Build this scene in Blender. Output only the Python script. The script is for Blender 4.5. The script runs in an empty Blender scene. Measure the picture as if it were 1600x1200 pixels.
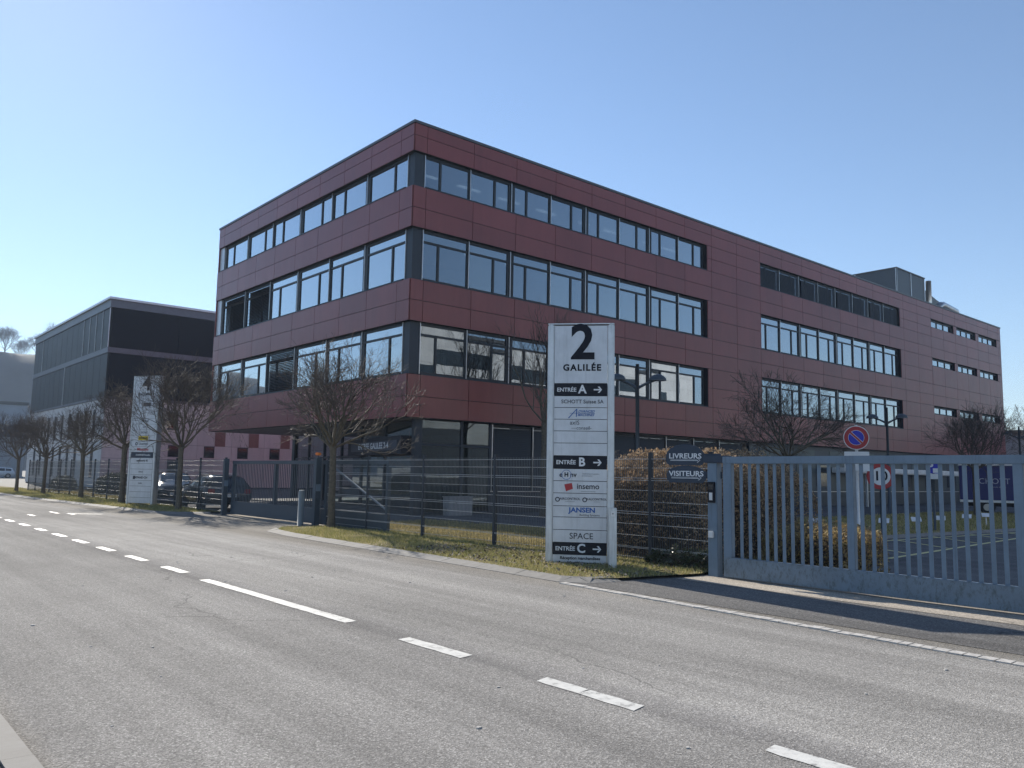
import bpy, bmesh, math, random
import numpy as np
from mathutils import Vector, Matrix
R = math.radians
sc = bpy.context.scene
COL = sc.collection

# ------------------------------------------------------------------ camera
TH = 0.712427                       # the road runs along +Y, the building side is +X
f_px, pitch, roll, H = 1275.56, 0.111276, 0.017520, 1.55
cp, sp, cr, sr = math.cos(pitch), math.sin(pitch), math.cos(roll), math.sin(roll)
F = Vector((0, cp, sp)); U0 = Vector((0, -sp, cp)); R0 = Vector((1, 0, 0))
RR = R0 * cr + U0 * sr; UU = -R0 * sr + U0 * cr
M = Matrix((RR, UU, -F)).transposed()
M = Matrix.Rotation(-TH, 3, 'Z') @ M
cam = bpy.data.cameras.new('camera'); cam_o = bpy.data.objects.new('camera', cam); COL.objects.link(cam_o)
cam_o.matrix_world = Matrix.Translation((0, 0, H)) @ M.to_4x4()
cam.sensor_width = 36; cam.lens = 36 * f_px / 1600; cam.clip_end = 5000; cam.clip_start = .05
sc.camera = cam_o

# ------------------------------------------------------------------ sky, sun, exposure
SUN_EL = R(32.0); SUN_AZ = R(7.0)    # from +Y towards +X
w = bpy.data.worlds.new('World'); sc.world = w; w.use_nodes = True
nt = w.node_tree; bg = nt.nodes['Background']
sky = nt.nodes.new('ShaderNodeTexSky'); sky.sky_type = 'NISHITA'; sky.sun_disc = False
sky.sun_elevation = SUN_EL; sky.sun_rotation = SUN_AZ
sky.air_density = 1.0; sky.dust_density = 0.10; sky.ozone_density = 2.5; sky.altitude = 400
nt.links.new(sky.outputs[0], bg.inputs[0]); bg.inputs[1].default_value = 0.108
sun = bpy.data.lights.new('sun', 'SUN'); sun.energy = 4.8; sun.angle = R(.53); sun.color = (1, .93, .82)
sun_o = bpy.data.objects.new('sun', sun); COL.objects.link(sun_o)
sd = Vector((math.sin(SUN_AZ) * math.cos(SUN_EL), math.cos(SUN_AZ) * math.cos(SUN_EL), math.sin(SUN_EL)))
sun_o.rotation_euler = sd.to_track_quat('Z', 'Y').to_euler()
vs = sc.view_settings; vs.view_transform = 'Standard'; vs.look = 'None'; vs.exposure = 0.62; vs.gamma = 1
sc.cycles.max_bounces = 6; sc.cycles.transparent_max_bounces = 24
sc.cycles.sample_clamp_indirect = 4; sc.cycles.caustics_reflective = False; sc.cycles.caustics_refractive = False

# ------------------------------------------------------------------ materials
MATS = {}
def nd(n, t, **k):
    x = n.nodes.new(t)
    for a, b in k.items(): setattr(x, a, b)
    return x
def base_mat(name, rough=.6, metal=0, spec=.5):
    m = bpy.data.materials.new(name); m.use_nodes = True
    b = m.node_tree.nodes['Principled BSDF']
    b.inputs['Roughness'].default_value = rough; b.inputs['Metallic'].default_value = metal
    b.inputs['Specular IOR Level'].default_value = spec
    MATS[name] = m
    return m, m.node_tree, b
def coords(n, scale=(1, 1, 1), obj=False):
    tc = nd(n, 'ShaderNodeTexCoord'); mp = nd(n, 'ShaderNodeMapping'); mp.inputs['Scale'].default_value = scale
    if obj: n.links.new(tc.outputs['Object'], mp.inputs[0])
    else:
        g = nd(n, 'ShaderNodeNewGeometry'); n.links.new(g.outputs['Position'], mp.inputs[0])
    return mp.outputs[0]
def noise(n, co, scale, detail=4, rough=.6):
    x = nd(n, 'ShaderNodeTexNoise'); x.inputs['Scale'].default_value = scale
    x.inputs['Detail'].default_value = detail; x.inputs['Roughness'].default_value = rough
    n.links.new(co, x.inputs['Vector']); return x.outputs['Fac']
def ramp(n, fac, stops):
    r = nd(n, 'ShaderNodeValToRGB'); n.links.new(fac, r.inputs[0])
    while len(r.color_ramp.elements) < len(stops): r.color_ramp.elements.new(.5)
    for e, (p, c) in zip(r.color_ramp.elements, stops):
        e.position = p; e.color = tuple(c) + (1,) if not isinstance(c, (int, float)) else (c, c, c, 1)
    return r.outputs[0]
def mix(n, fac, a, b, mode='MIX'):
    x = nd(n, 'ShaderNodeMix', data_type='RGBA', blend_type=mode)
    for s, v in ((0, fac), (6, a), (7, b)):
        if isinstance(v, bpy.types.NodeSocket): n.links.new(v, x.inputs[s])
        elif s == 0: x.inputs[0].default_value = v
        else: x.inputs[s].default_value = tuple(v) + (1,)
    return x.outputs[2]
def bump(n, b, h, strength=.3, dist=.01):
    x = nd(n, 'ShaderNodeBump'); x.inputs['Strength'].default_value = strength; x.inputs['Distance'].default_value = dist
    n.links.new(h, x.inputs['Height']); n.links.new(x.outputs[0], b.inputs['Normal'])
def plain(name, col, rough=.6, metal=0, var=.12, scale=3.0, spec=.5, grime=0):
    m, n, b = base_mat(name, rough, metal, spec)
    co = coords(n)
    f1 = noise(n, co, scale, 5, .65)
    lo = tuple(c * (1 - var) for c in col); hi = tuple(min(1, c * (1 + var)) for c in col)
    c = ramp(n, f1, [(.3, lo), (.7, hi)])
    if grime:
        mp = coords(n, (9, 9, .6)); g = noise(n, mp, 1.6, 6, .7)
        c = mix(n, ramp(n, g, [(.52, 0.0), (.72, grime)]), c, tuple(x * .35 for x in col))
    n.links.new(c, b.inputs['Base Color'])
    r = nd(n, 'ShaderNodeMapRange'); r.inputs[3].default_value = max(.02, rough - .08); r.inputs[4].default_value = min(1, rough + .08)
    n.links.new(f1, r.inputs[0]); n.links.new(r.outputs[0], b.inputs['Roughness'])
    return m
def island(name, cols, rough=.6, spec=.4, metal=0, trans=0):
    m, n, b = base_mat(name, rough, metal, spec)
    g = nd(n, 'ShaderNodeNewGeometry')
    st = [(i / (len(cols) - 1), c) for i, c in enumerate(cols)]
    c = ramp(n, g.outputs['Random Per Island'], st)
    n.links.new(c, b.inputs['Base Color'])
    if trans:
        tr = nd(n, 'ShaderNodeBsdfTranslucent'); n.links.new(c, tr.inputs[0])
        ms = nd(n, 'ShaderNodeMixShader'); ms.inputs[0].default_value = trans
        out = n.nodes['Material Output']
        n.links.new(b.outputs[0], ms.inputs[1]); n.links.new(tr.outputs[0], ms.inputs[2]); n.links.new(ms.outputs[0], out.inputs[0])
    return m

def asphalt(name, base, speck=.35, fine=1.0, two_lane=False, patches=.12):
    m, n, b = base_mat(name, .95, 0, .12)
    co = coords(n)
    big = noise(n, co, .22, 5, .6)
    st = coords(n, (2.2, .10, 1)); streak = noise(n, st, .8, 4, .6)
    grain = noise(n, co, 85 * fine, 2, .8)
    v = nd(n, 'ShaderNodeTexVoronoi'); v.inputs['Scale'].default_value = 95 * fine; n.links.new(co, v.inputs['Vector'])
    vh = nd(n, 'ShaderNodeSeparateColor'); n.links.new(v.outputs['Color'], vh.inputs[0])
    c0 = tuple(x * (1 - patches) for x in base); c1 = tuple(x * (1 + patches) for x in base)
    c = ramp(n, big, [(.35, c0), (.65, c1)])
    c = mix(n, .5, c, ramp(n, streak, [(.35, .32), (.65, .68)]), 'OVERLAY')
    c = mix(n, 1.0, c, ramp(n, vh.outputs[0], [(.0, 1 - speck), (.6, 1.0), (.9, 1 + speck * .6), (.97, 1 + speck * 1.6)]), 'MULTIPLY')
    c = mix(n, .6, c, ramp(n, grain, [(.3, .62), (.7, 1.25)]), 'MULTIPLY')
    if two_lane:
        sx = nd(n, 'ShaderNodeSeparateXYZ'); g = nd(n, 'ShaderNodeNewGeometry'); n.links.new(g.outputs[0], sx.inputs[0])
        ad = nd(n, 'ShaderNodeMath', operation='MULTIPLY_ADD'); n.links.new(noise(n, co, 1.2, 5, .7), ad.inputs[0])
        ad.inputs[1].default_value = .5; n.links.new(sx.outputs[0], ad.inputs[2])
        lane = nd(n, 'ShaderNodeMapRange'); lane.inputs[1].default_value = 4.72; lane.inputs[2].default_value = 4.9
        n.links.new(ad.outputs[0], lane.inputs[0])
        c = mix(n, lane.outputs[0], mix(n, 1.0, c, (.93, .925, .92), 'MULTIPLY'), mix(n, 1.0, c, (1.04, 1.035, 1.025), 'MULTIPLY'))
        # darker seam beside the centre line
        sm = nd(n, 'ShaderNodeMapRange'); sm.inputs[1].default_value = 4.55; sm.inputs[2].default_value = 4.62; n.links.new(ad.outputs[0], sm.inputs[0])
        s2 = nd(n, 'ShaderNodeMapRange'); s2.inputs[1].default_value = 4.98; s2.inputs[2].default_value = 5.10; s2.inputs[3].default_value = 1; s2.inputs[4].default_value = 0; n.links.new(ad.outputs[0], s2.inputs[0])
        s3_ = nd(n, 'ShaderNodeMath', operation='MULTIPLY'); n.links.new(sm.outputs[0], s3_.inputs[0]); n.links.new(s2.outputs[0], s3_.inputs[1])
        c = mix(n, s3_.outputs[0], c, mix(n, 1.0, c, (.84, .84, .85), 'MULTIPLY'))
        # gutter dirt along both kerbs
        for g0, g1 in ((1.45, 1.08), (8.1, 8.75)):
            gm_ = nd(n, 'ShaderNodeMapRange'); gm_.inputs[1].default_value = g0; gm_.inputs[2].default_value = g1; n.links.new(ad.outputs[0], gm_.inputs[0])
            c = mix(n, gm_.outputs[0], c, mix(n, 1.0, c, (.80, .77, .72), 'MULTIPLY'))
    # thin cracks
    vc = nd(n, 'ShaderNodeTexVoronoi', feature='DISTANCE_TO_EDGE'); vc.inputs['Scale'].default_value = .19
    wv = nd(n, 'ShaderNodeVectorMath', operation='ADD'); nz = nd(n, 'ShaderNodeTexNoise'); nz.inputs['Scale'].default_value = 1.3; nz.inputs['Detail'].default_value = 6
    n.links.new(co, nz.inputs['Vector']); n.links.new(co, wv.inputs[0]); n.links.new(nz.outputs['Color'], wv.inputs[1]); n.links.new(wv.outputs[0], vc.inputs['Vector'])
    crk = ramp(n, vc.outputs['Distance'], [(.0, 1.0), (.0016, 0.0)])
    gate = ramp(n, noise(n, co, .35, 2, .5), [(.50, 0.0), (.56, .75)])
    k = nd(n, 'ShaderNodeMath', operation='MULTIPLY'); n.links.new(crk, k.inputs[0]); n.links.new(gate, k.inputs[1])
    c = mix(n, k.outputs[0], c, tuple(x * .35 for x in base))
    n.links.new(c, b.inputs['Base Color'])
    hh = nd(n, 'ShaderNodeMath', operation='ADD'); n.links.new(v.outputs['Distance'], hh.inputs[0]); n.links.new(grain, hh.inputs[1])
    bump(n, b, hh.outputs[0], .55, .006)
    return m
asphalt('road_asphalt', (.29, .279, .263), .42, 1.15, True)
asphalt('yard_asphalt', (.13, .13, .132), .3, .8)
asphalt('pavement_asphalt', (.15, .145, .14), .4, .8)
asphalt('concrete_apron', (.36, .32, .27), .25, .6)
plain('kerb_stone', (.205, .195, .18), .85, 0, .22, 6)
plain('cobble', (.45, .43, .40), .8, 0, .3, 14)
plain('ground_gravel', (.20, .19, .17), .9, 0, .25, .8)
plain('hill_earth', (.040, .046, .043), .95, 0, .5, .05)

m, n, b = base_mat('soil', .95, 0, .2)
co = coords(n); c = ramp(n, noise(n, co, 1.1, 6, .7), [(.3, (.13, .12, .05)), (.5, (.24, .20, .10)), (.7, (.38, .31, .19))])
c = mix(n, .5, c, ramp(n, noise(n, co, 40, 3, .7), [(.3, .4), (.7, 1.2)]), 'MULTIPLY')
n.links.new(c, b.inputs['Base Color']); bump(n, b, noise(n, co, 30, 4, .7), .8, .03)

m, n, b = base_mat('road_paint', .6, 0, .4)
co = coords(n); wear = ramp(n, noise(n, co, 9, 8, .75), [(.38, (.30, .29, .27)), (.44, (.54, .53, .50)), (.55, (.64, .63, .59)), (.7, (.68, .67, .63))])
n.links.new(wear, b.inputs['Base Color']); bump(n, b, noise(n, co, 60, 3), .3, .004)
plain('yellow_paint', (.62, .56, .25), .7, 0, .2, 8)

def cladding(name, col, rough):
    m, n, b = base_mat(name, rough, 0, .5)
    g = nd(n, 'ShaderNodeNewGeometry')
    co = coords(n, (1, 1, .35))
    c = ramp(n, g.outputs['Random Per Island'], [(0, tuple(x * .92 for x in col)), (1, tuple(x * 1.09 for x in col))])
    c = mix(n, .5, c, ramp(n, noise(n, co, .8, 6, .7), [(.3, .75), (.7, 1.2)]), 'MULTIPLY')
    c = mix(n, 1.0, c, ramp(n, noise(n, coords(n, (5, 5, .22)), 1.3, 6, .75), [(.40, 1.0), (.68, .90)]), 'MULTIPLY')     # rain streaks
    n.links.new(c, b.inputs['Base Color'])
    r = nd(n, 'ShaderNodeMapRange'); r.inputs[3].default_value = rough - .07; r.inputs[4].default_value = rough + .1
    n.links.new(noise(n, co, 2.5, 5, .7), r.inputs[0]); n.links.new(r.outputs[0], b.inputs['Roughness'])
    bump(n, b, noise(n, coords(n), .6, 2), .05, .05)
    return m
cladding('red_cladding', (.245, .056, .050), .31)
cladding('pink_cladding', (.60, .53, .51), .5)
cladding('orange_cladding', (.22, .10, .085), .5)
cladding('white_cladding', (.55, .56, .57), .5)
cladding('navy_cladding', (.028, .038, .055), .35)
cladding('teal_cladding', (.045, .068, .075), .3)
plain('dark_backing', (.015, .014, .016), .8)
plain('roof_trim_metal', (.10, .10, .10), .4, .7)
plain('bright_metal', (.62, .62, .62), .35, .9)
plain('anthracite', (.018, .026, .037), .5, .0, .1, 5)
plain('anthracite_frame', (.012, .017, .023), .45, .0, .1, 5)
plain('gate_blue', (.165, .225, .29), .5, .15, .12, 3.0, .5, .35)
m, n, b = base_mat('gate_board', .5, .2, .5)
co = coords(n); st = coords(n, (1, 1, .5))
c = ramp(n, noise(n, co, 2.2, 5, .65), [(.3, (.15, .19, .23)), (.7, (.19, .25, .31))])
c = mix(n, ramp(n, noise(n, st, 13, 9, .85), [(.49, 0.0), (.61, .65)]), c, (.06, .072, .062))
n.links.new(c, b.inputs['Base Color'])
plain('gate_dark', (.055, .076, .098), .45, .2, .12, 3.0)
plain('mesh_wire', (.13, .15, .165), .35, .4, .1, 6)
plain('mesh_wire_glint', (.62, .64, .65), .30, .4, .1, 6)  # sun glint on the horizontal wires put into a pale base colour
plain('concrete', (.33, .32, .31), .85, 0, .15, 2)
plain('ceiling_white', (.6, .6, .58), .8)
plain('interior_wall', (.35, .34, .32), .8)
plain('interior_floor', (.10, .10, .105), .8)
plain('soffit', (.16, .13, .125), .45, 0, .1)
plain('black_mesh_screen', (.008, .009, .015), .7, .0, .15, 1.0, .15)
plain('grey_mesh_screen', (.024, .030, .033), .5, .2, .12, 1.0)
plain('band_metal', (.13, .14, .16), .45, .3)
plain('aluminium', (.60, .62, .64), .42, .55, .12, 4, .5, .5)
plain('plate_silver', (.58, .60, .635), .38, .25, .10, 3, .5, .25)
plain('plate_black', (.008, .010, .018), .5, 0, .1, 3, .25)
plain('ink_black', (.008, .010, .018), .6, 0, .1, 3, .2)
plain('ink_grey', (.03, .036, .055), .5)
plain('ink_faint', (.20, .22, .25), .5)
plain('ink_white', (.72, .74, .76), .5)
plain('ink_blue', (.02, .11, .38), .5)
plain('ink_red', (.42, .03, .035), .5)
plain('ink_yellow', (.62, .46, .02), .5)
plain('sign_navy', (.022, .038, .065), .5, 0, .15, 6)
plain('sign_red', (.36, .015, .02), .4)
plain('sign_blue', (.008, .018, .40), .4)
plain('sign_white', (.72, .72, .72), .45)
plain('white_paint', (.75, .75, .74), .5)
plain('bark', (.12, .10, .072), .9, 0, .35, 12)
plain('twig_bark', (.085, .066, .052), .7, 0, .25, 3)
plain('pale_bark', (.13, .115, .095), .85, 0, .3, 2)
plain('lamp_grey', (.06, .075, .09), .45, .3, .1, 5)
plain('bollard_metal', (.20, .22, .22), .5, .2)
plain('lamp_glass', (.55, .58, .60), .3)
plain('car_dark_paint', (.012, .016, .022), .12, .3, .05, 1, .8)
plain('car_white_paint', (.62, .64, .67), .2, 0, .04, 1, .7)
plain('tyre_rubber', (.012, .012, .012), .85)
plain('wheel_alloy', (.35, .35, .36), .3, .9)
plain('headlamp_glass', (.75, .78, .8), .08, .3)
plain('tail_lamp_red', (.28, .01, .012), .15)
plain('truck_lettering', (.34, .36, .45), .5)
plain('truck_blue', (.006, .009, .12), .4, 0, .1, 1)
plain('truck_black', (.015, .015, .016), .7)
plain('orange_plastic', (.75, .22, .02), .3)
plain('glass_dark', (.010, .014, .018), .05, 0, .05, 1, .9)
plain('warehouse_white', (.34, .36, .39), .7, 0, .08, .3)
plain('warehouse_dark', (.07, .08, .10), .6, 0, .1, .3)
plain('roof_membrane', (.16, .16, .16), .9)
plain('blind_slat', (.022, .026, .032), .6)
plain('door_white', (.6, .6, .6), .5)
island('grass_blades', [(.15, .18, .045), (.28, .27, .09), (.42, .36, .16), (.52, .44, .23), (.25, .26, .08), (.48, .40, .20), (.18, .21, .05), (.44, .37, .18)], .65, .3, 0, .35)
island('dry_grass_blades', [(0.232, 0.203, 0.065), (0.493, 0.392, 0.174), (0.6, 0.493, 0.246), (0.377, 0.304, 0.131), (0.174, 0.189, 0.051), (0.551, 0.435, 0.217)], .65, .3, 0, .3)
island('hedge_leaves', [(.33, .22, .125), (.46, .33, .20), (.22, .14, .08), (.54, .41, .27), (.38, .26, .15), (.12, .08, .05)], .6, .3, 0, .3)
island('dry_shrub_leaves', [(.36, .27, .11), (.48, .37, .18), (.20, .16, .06), (.30, .20, .09), (.42, .32, .15)], .6, .3, 0, .3)
island('ivy_leaves', [(.022, .035, .012), (.04, .055, .018), (.06, .075, .03), (.025, .03, .012)], .35, .5, 0, .15)
island('bush_leaves', [(.025, .04, .015), (.045, .06, .02), (.08, .07, .03), (.02, .03, .012)], .5, .4, 0, .2)
island('leaf_litter', [(.13, .10, .08), (.22, .18, .14), (.07, .05, .04), (.30, .27, .23)], .8, .3)

def glass(name, ior, tint):
    m = bpy.data.materials.new(name); m.use_nodes = True; n = m.node_tree; MATS[name] = m
    n.nodes.remove(n.nodes['Principled BSDF']); out = n.nodes['Material Output']
    lw = nd(n, 'ShaderNodeLayerWeight'); lw.inputs[0].default_value = .5      # coated glass: reflects more than bare glass at every angle
    fr = nd(n, 'ShaderNodeMapRange'); fr.inputs[3].default_value = ior[0]; fr.inputs[4].default_value = ior[1]; n.links.new(lw.outputs['Facing'], fr.inputs[0])
    gl = nd(n, 'ShaderNodeBsdfGlossy'); gl.inputs['Roughness'].default_value = .01; gl.inputs['Color'].default_value = (.86, .94, 1, 1)
    tr = nd(n, 'ShaderNodeBsdfTransparent'); tr.inputs[0].default_value = tuple(tint) + (1,)
    # slight pane waviness
    bp = nd(n, 'ShaderNodeBump'); bp.inputs['Strength'].default_value = .012; bp.inputs['Distance'].default_value = .05
    n.links.new(noise(n, coords(n), 1.1, 2), bp.inputs['Height'])
    # every pane sits a fraction of a degree differently in its frame
    oi = nd(n, 'ShaderNodeObjectInfo'); ge = nd(n, 'ShaderNodeNewGeometry'); ad = nd(n, 'ShaderNodeMath', operation='MULTIPLY_ADD')
    n.links.new(ge.outputs['Random Per Island'], ad.inputs[0]); ad.inputs[1].default_value = 7.31; n.links.new(oi.outputs['Random'], ad.inputs[2])
    wn = nd(n, 'ShaderNodeTexWhiteNoise', noise_dimensions='1D'); n.links.new(ad.outputs[0], wn.inputs['W'])
    vm = nd(n, 'ShaderNodeVectorMath', operation='SUBTRACT'); n.links.new(wn.outputs['Color'], vm.inputs[0]); vm.inputs[1].default_value = (.5, .5, .5)
    vk = nd(n, 'ShaderNodeVectorMath', operation='SCALE'); n.links.new(vm.outputs[0], vk.inputs[0]); vk.inputs['Scale'].default_value = .035
    va = nd(n, 'ShaderNodeVectorMath', operation='ADD'); n.links.new(vk.outputs[0], va.inputs[0]); n.links.new(bp.outputs[0], va.inputs[1])
    vn = nd(n, 'ShaderNodeVectorMath', operation='NORMALIZE'); n.links.new(va.outputs[0], vn.inputs[0]); n.links.new(vn.outputs[0], gl.inputs['Normal'])
    ms = nd(n, 'ShaderNodeMixShader'); n.links.new(fr.outputs[0], ms.inputs[0]); n.links.new(tr.outputs[0], ms.inputs[1]); n.links.new(gl.outputs[0], ms.inputs[2])
    n.links.new(ms.outputs[0], out.inputs[0]); return m
glass('window_glass', (.03, .98), (.26, .31, .36))
glass('lobby_glass', (.0, .42), (.40, .50, .50))
m = bpy.data.materials.new('luminaire'); m.use_nodes = True; MATS['luminaire'] = m
m.node_tree.nodes['Principled BSDF'].inputs['Emission Color'].default_value = (1, .97, .9, 1); m.node_tree.nodes['Principled BSDF'].inputs['Emission Strength'].default_value = .9

# ------------------------------------------------------------------ mesh helpers
class MB:
    def __init__(s): s.v = []; s.f = []; s.mi = []; s.m = 0
    def box(s, x0, x1, y0, y1, z0, z1):
        b = len(s.v)
        s.v += [(x0, y0, z0), (x1, y0, z0), (x1, y1, z0), (x0, y1, z0), (x0, y0, z1), (x1, y0, z1), (x1, y1, z1), (x0, y1, z1)]
        for q in ((0, 3, 2, 1), (4, 5, 6, 7), (0, 1, 5, 4), (1, 2, 6, 5), (2, 3, 7, 6), (3, 0, 4, 7)):
            s.f.append(tuple(b + i for i in q)); s.mi.append(s.m)
        return s
    def quad(s, *p):
        b = len(s.v); s.v += [tuple(q) for q in p]; s.f.append(tuple(range(b, b + len(p)))); s.mi.append(s.m); return s
    def prism(s, pts, z0, z1):
        b = len(s.v); k = len(pts)
        s.v += [(x, y, z0) for x, y in pts] + [(x, y, z1) for x, y in pts]
        s.f.append(tuple(b + i for i in reversed(range(k)))); s.f.append(tuple(b + k + i for i in range(k))); s.mi += [s.m, s.m]
        for i in range(k):
            j = (i + 1) % k; s.f.append((b + i, b + j, b + k + j, b + k + i)); s.mi.append(s.m)
        return s
    def plate(s, pts, y0, y1):      # polygon in x,z extruded along y
        b = len(s.v); k = len(pts)
        s.v += [(x, y0, z) for x, z in pts] + [(x, y1, z) for x, z in pts]
        s.f.append(tuple(b + i for i in range(k))); s.f.append(tuple(b + k + i for i in reversed(range(k)))); s.mi += [s.m, s.m]
        for i in range(k):
            j = (i + 1) % k; s.f.append((b + j, b + i, b + k + i, b + k + j)); s.mi.append(s.m)
        return s
    def tube(s, pts, rad, n=8, cap=True):
        pts = [Vector(p) for p in pts]; rad = rad if isinstance(rad, (list, tuple)) else [rad] * len(pts)
        b = len(s.v); up = Vector((0, 0, 1))
        for i, p in enumerate(pts):
            d = (pts[min(i + 1, len(pts) - 1)] - pts[max(i - 1, 0)]).normalized()
            a = d.cross(up if abs(d.z) < .9 else Vector((1, 0, 0))).normalized(); c = d.cross(a)
            for k in range(n):
                t = 2 * math.pi * k / n; q = p + (a * math.cos(t) + c * math.sin(t)) * rad[i]; s.v.append(tuple(q))
        for i in range(len(pts) - 1):
            for k in range(n):
                k2 = (k + 1) % n; s.f.append((b + i * n + k, b + i * n + k2, b + (i + 1) * n + k2, b + (i + 1) * n + k)); s.mi.append(s.m)
        if cap:
            s.f.append(tuple(b + k for k in range(n))); s.f.append(tuple(b + (len(pts) - 1) * n + k for k in reversed(range(n)))); s.mi += [s.m, s.m]
        return s
    def mesh(s, name, mats, smooth=False):
        me = bpy.data.meshes.new(name); me.from_pydata(s.v, [], s.f)
        for m_ in (mats if isinstance(mats, (list, tuple)) else [mats]): me.materials.append(MATS[m_])
        if any(s.mi): me.polygons.foreach_set('material_index', s.mi)
        if smooth: me.polygons.foreach_set('use_smooth', [True] * len(me.polygons))
        me.update(); return me
    def build(s, name, mats, parent=None, smooth=False, loc=(0, 0, 0), rz=0, bevel=0):
        me = s.mesh(name, mats, smooth)
        if bevel:
            bm = bmesh.new(); bm.from_mesh(me); bmesh.ops.recalc_face_normals(bm, faces=bm.faces)
            bmesh.ops.bevel(bm, geom=bm.edges[:], offset=bevel, segments=2, affect='EDGES', clamp_overlap=True); bm.to_mesh(me); bm.free()
        return obj(name, me, parent, loc, rz)
def obj(name, me, parent=None, loc=(0, 0, 0), rz=0):
    o = bpy.data.objects.new(name, me); COL.objects.link(o); o.location = loc; o.rotation_euler = (0, 0, rz)
    if parent: o.parent = parent
    return o
def np_mesh(name, V, F_, mat, smooth=False):
    me = bpy.data.meshes.new(name); V = np.asarray(V, np.float32); F_ = np.asarray(F_, np.int32); k = F_.shape[1]
    me.vertices.add(len(V)); me.vertices.foreach_set('co', V.ravel()); me.loops.add(F_.size); me.loops.foreach_set('vertex_index', F_.ravel())
    me.polygons.add(len(F_)); me.polygons.foreach_set('loop_start', np.arange(0, F_.size, k, dtype=np.int32)); me.polygons.foreach_set('loop_total', np.full(len(F_), k, np.int32))
    me.materials.append(MATS[mat]); me.update(calc_edges=True); me.validate()
    if smooth: me.polygons.foreach_set('use_smooth', np.ones(len(F_), bool))
    return me
def tag(o, label=None, cat=None, group=None, kind=None):
    if label: o['label'] = label
    if cat: o['category'] = cat
    if group: o['group'] = group
    if kind: o['kind'] = kind
    return o
def thing(name, label, cat, loc=(0, 0, 0), rz=0, group=None):
    o = bpy.data.objects.new(name, None); COL.objects.link(o); o.location = loc; o.rotation_euler = (0, 0, rz); o.empty_display_size = .2
    return tag(o, label, cat, group)
def copy_tree(o, parent=None):
    c = o.copy(); COL.objects.link(c); c.parent = parent
    for ch in list(o.children): copy_tree(ch, c)
    return c
_tc = {}
def text(s, size, mat, parent, x, z, y=0, align='CENTER', bold=0, name='lettering', rx=R(90), rz=0, extr=.0015, sx=1, shear=0, spacing=1):
    key = (s, size, mat, align, bold, extr, sx, shear, spacing)
    if key not in _tc:
        cu = bpy.data.curves.new('t', 'FONT'); cu.body = s; cu.size = size; cu.align_x = align; cu.align_y = 'CENTER'
        cu.offset = bold; cu.extrude = extr; cu.shear = shear; cu.space_character = spacing; cu.resolution_u = 3
        to = bpy.data.objects.new('t', cu); COL.objects.link(to); dg = bpy.context.evaluated_depsgraph_get(); dg.update()
        me = bpy.data.meshes.new_from_object(to.evaluated_get(dg)); bpy.data.objects.remove(to); bpy.data.curves.remove(cu)
        me.materials.clear(); me.materials.append(MATS[mat]); me.name = name
        if sx != 1: me.transform(Matrix.Diagonal((sx, 1, 1, 1)))
        _tc[key] = me
    o = bpy.data.objects.new(name, _tc[key]); COL.objects.link(o); o.parent = parent; o.location = (x, y, z); o.rotation_euler = (rx, 0, rz)
    return o

# ================================================================== SETTING
MB().quad((-900, -900, 0), (900, -900, 0), (900, 1500, 0), (-900, 1500, 0)).build('ground', 'ground_gravel')['kind'] = 'structure'
def sheet(name, pts, z, mat):
    o = MB().quad(*[(x, y, z) for x, y in pts]).build(name, mat); o['kind'] = 'structure'; return o
sheet('yard', [(11.3, -60), (140, -60), (140, 66), (11.3, 66)], .004, 'yard_asphalt')
sheet('road', [(1.05, -60), (11.35, -60), (11.35, 300), (1.05, 300)], .008, 'road_asphalt')
sheet('driveway', [(8.12, -30), (11.9, -30), (11.9, 8.2), (8.58, 8.45)], .012, 'pavement_asphalt')
# pale concrete strip along the rail of the right gate, lawn and inner ground
sheet('gate_threshold', [(10.05, -12), (11.75, -12), (11.75, 8.0), (10.3, 8.0)], .016, 'concrete_apron')
sheet('gate_threshold', [(11.1, 20.9), (11.9, 20.9), (11.9, 28.2), (11.1, 28.2)], .012, 'concrete_apron')
sheet('pavement', [(-40, -60), (.89, -60), (.89, 300), (-40, 300)], .045, 'pavement_asphalt')
# near kerb and cobble gutter
rng = random.Random(5)
k = MB(); y = -20
while y < 150:
    k.box(.90, 1.05, y, y + .992, 0, .055 + rng.uniform(-.002, .002)); y += 1.0
k.build('kerb', 'kerb_stone')['kind'] = 'structure'
k = MB(); y = -14.0
while y < 8.62:
    L = rng.uniform(.09, .15); x = 8.07 + (y - 2.56) * .0708
    k.box(x - .075 + rng.uniform(-.008, .008), x + .06 + rng.uniform(-.008, .008), y, y + L - .014, 0, .018 + rng.uniform(0, .007)); y += L
k.build('cobble_gutter', 'cobble')['kind'] = 'structure'
def curb_run(pts, name='kerb', w=.26, h=.07):
    k = MB(); P = [Vector((a, b, 0)) for a, b in pts]
    segs = []
    for a, b in zip(P, P[1:]):
        nn = max(1, round((b - a).length / 1.0))
        for i in range(nn): segs.append((a.lerp(b, i / nn), a.lerp(b, (i + 1) / nn)))
    for a, b in segs:
        d = (b - a).normalized(); nrm = Vector((d.y, -d.x, 0))     # right side of travel = inner
        a2, b2 = a + d * .006, b - d * .006
        hz = h + rng.uniform(-.004, .004)
        p = [a2, b2, b2 + nrm * w, a2 + nrm * w]
        bb = len(k.v)
        for q, z in zip(p, (.015, .015, hz, hz)): k.v.append((q.x, q.y, z))
        for q in p: k.v.append((q.x, q.y, 0))
        for q in ((0, 1, 2, 3), (0, 4, 5, 1), (1, 5, 6, 2), (2, 6, 7, 3), (3, 7, 4, 0)): k.f.append(tuple(bb + i for i in q)); k.mi.append(0)
    k.build(name, 'kerb_stone')['kind'] = 'structure'
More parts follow.
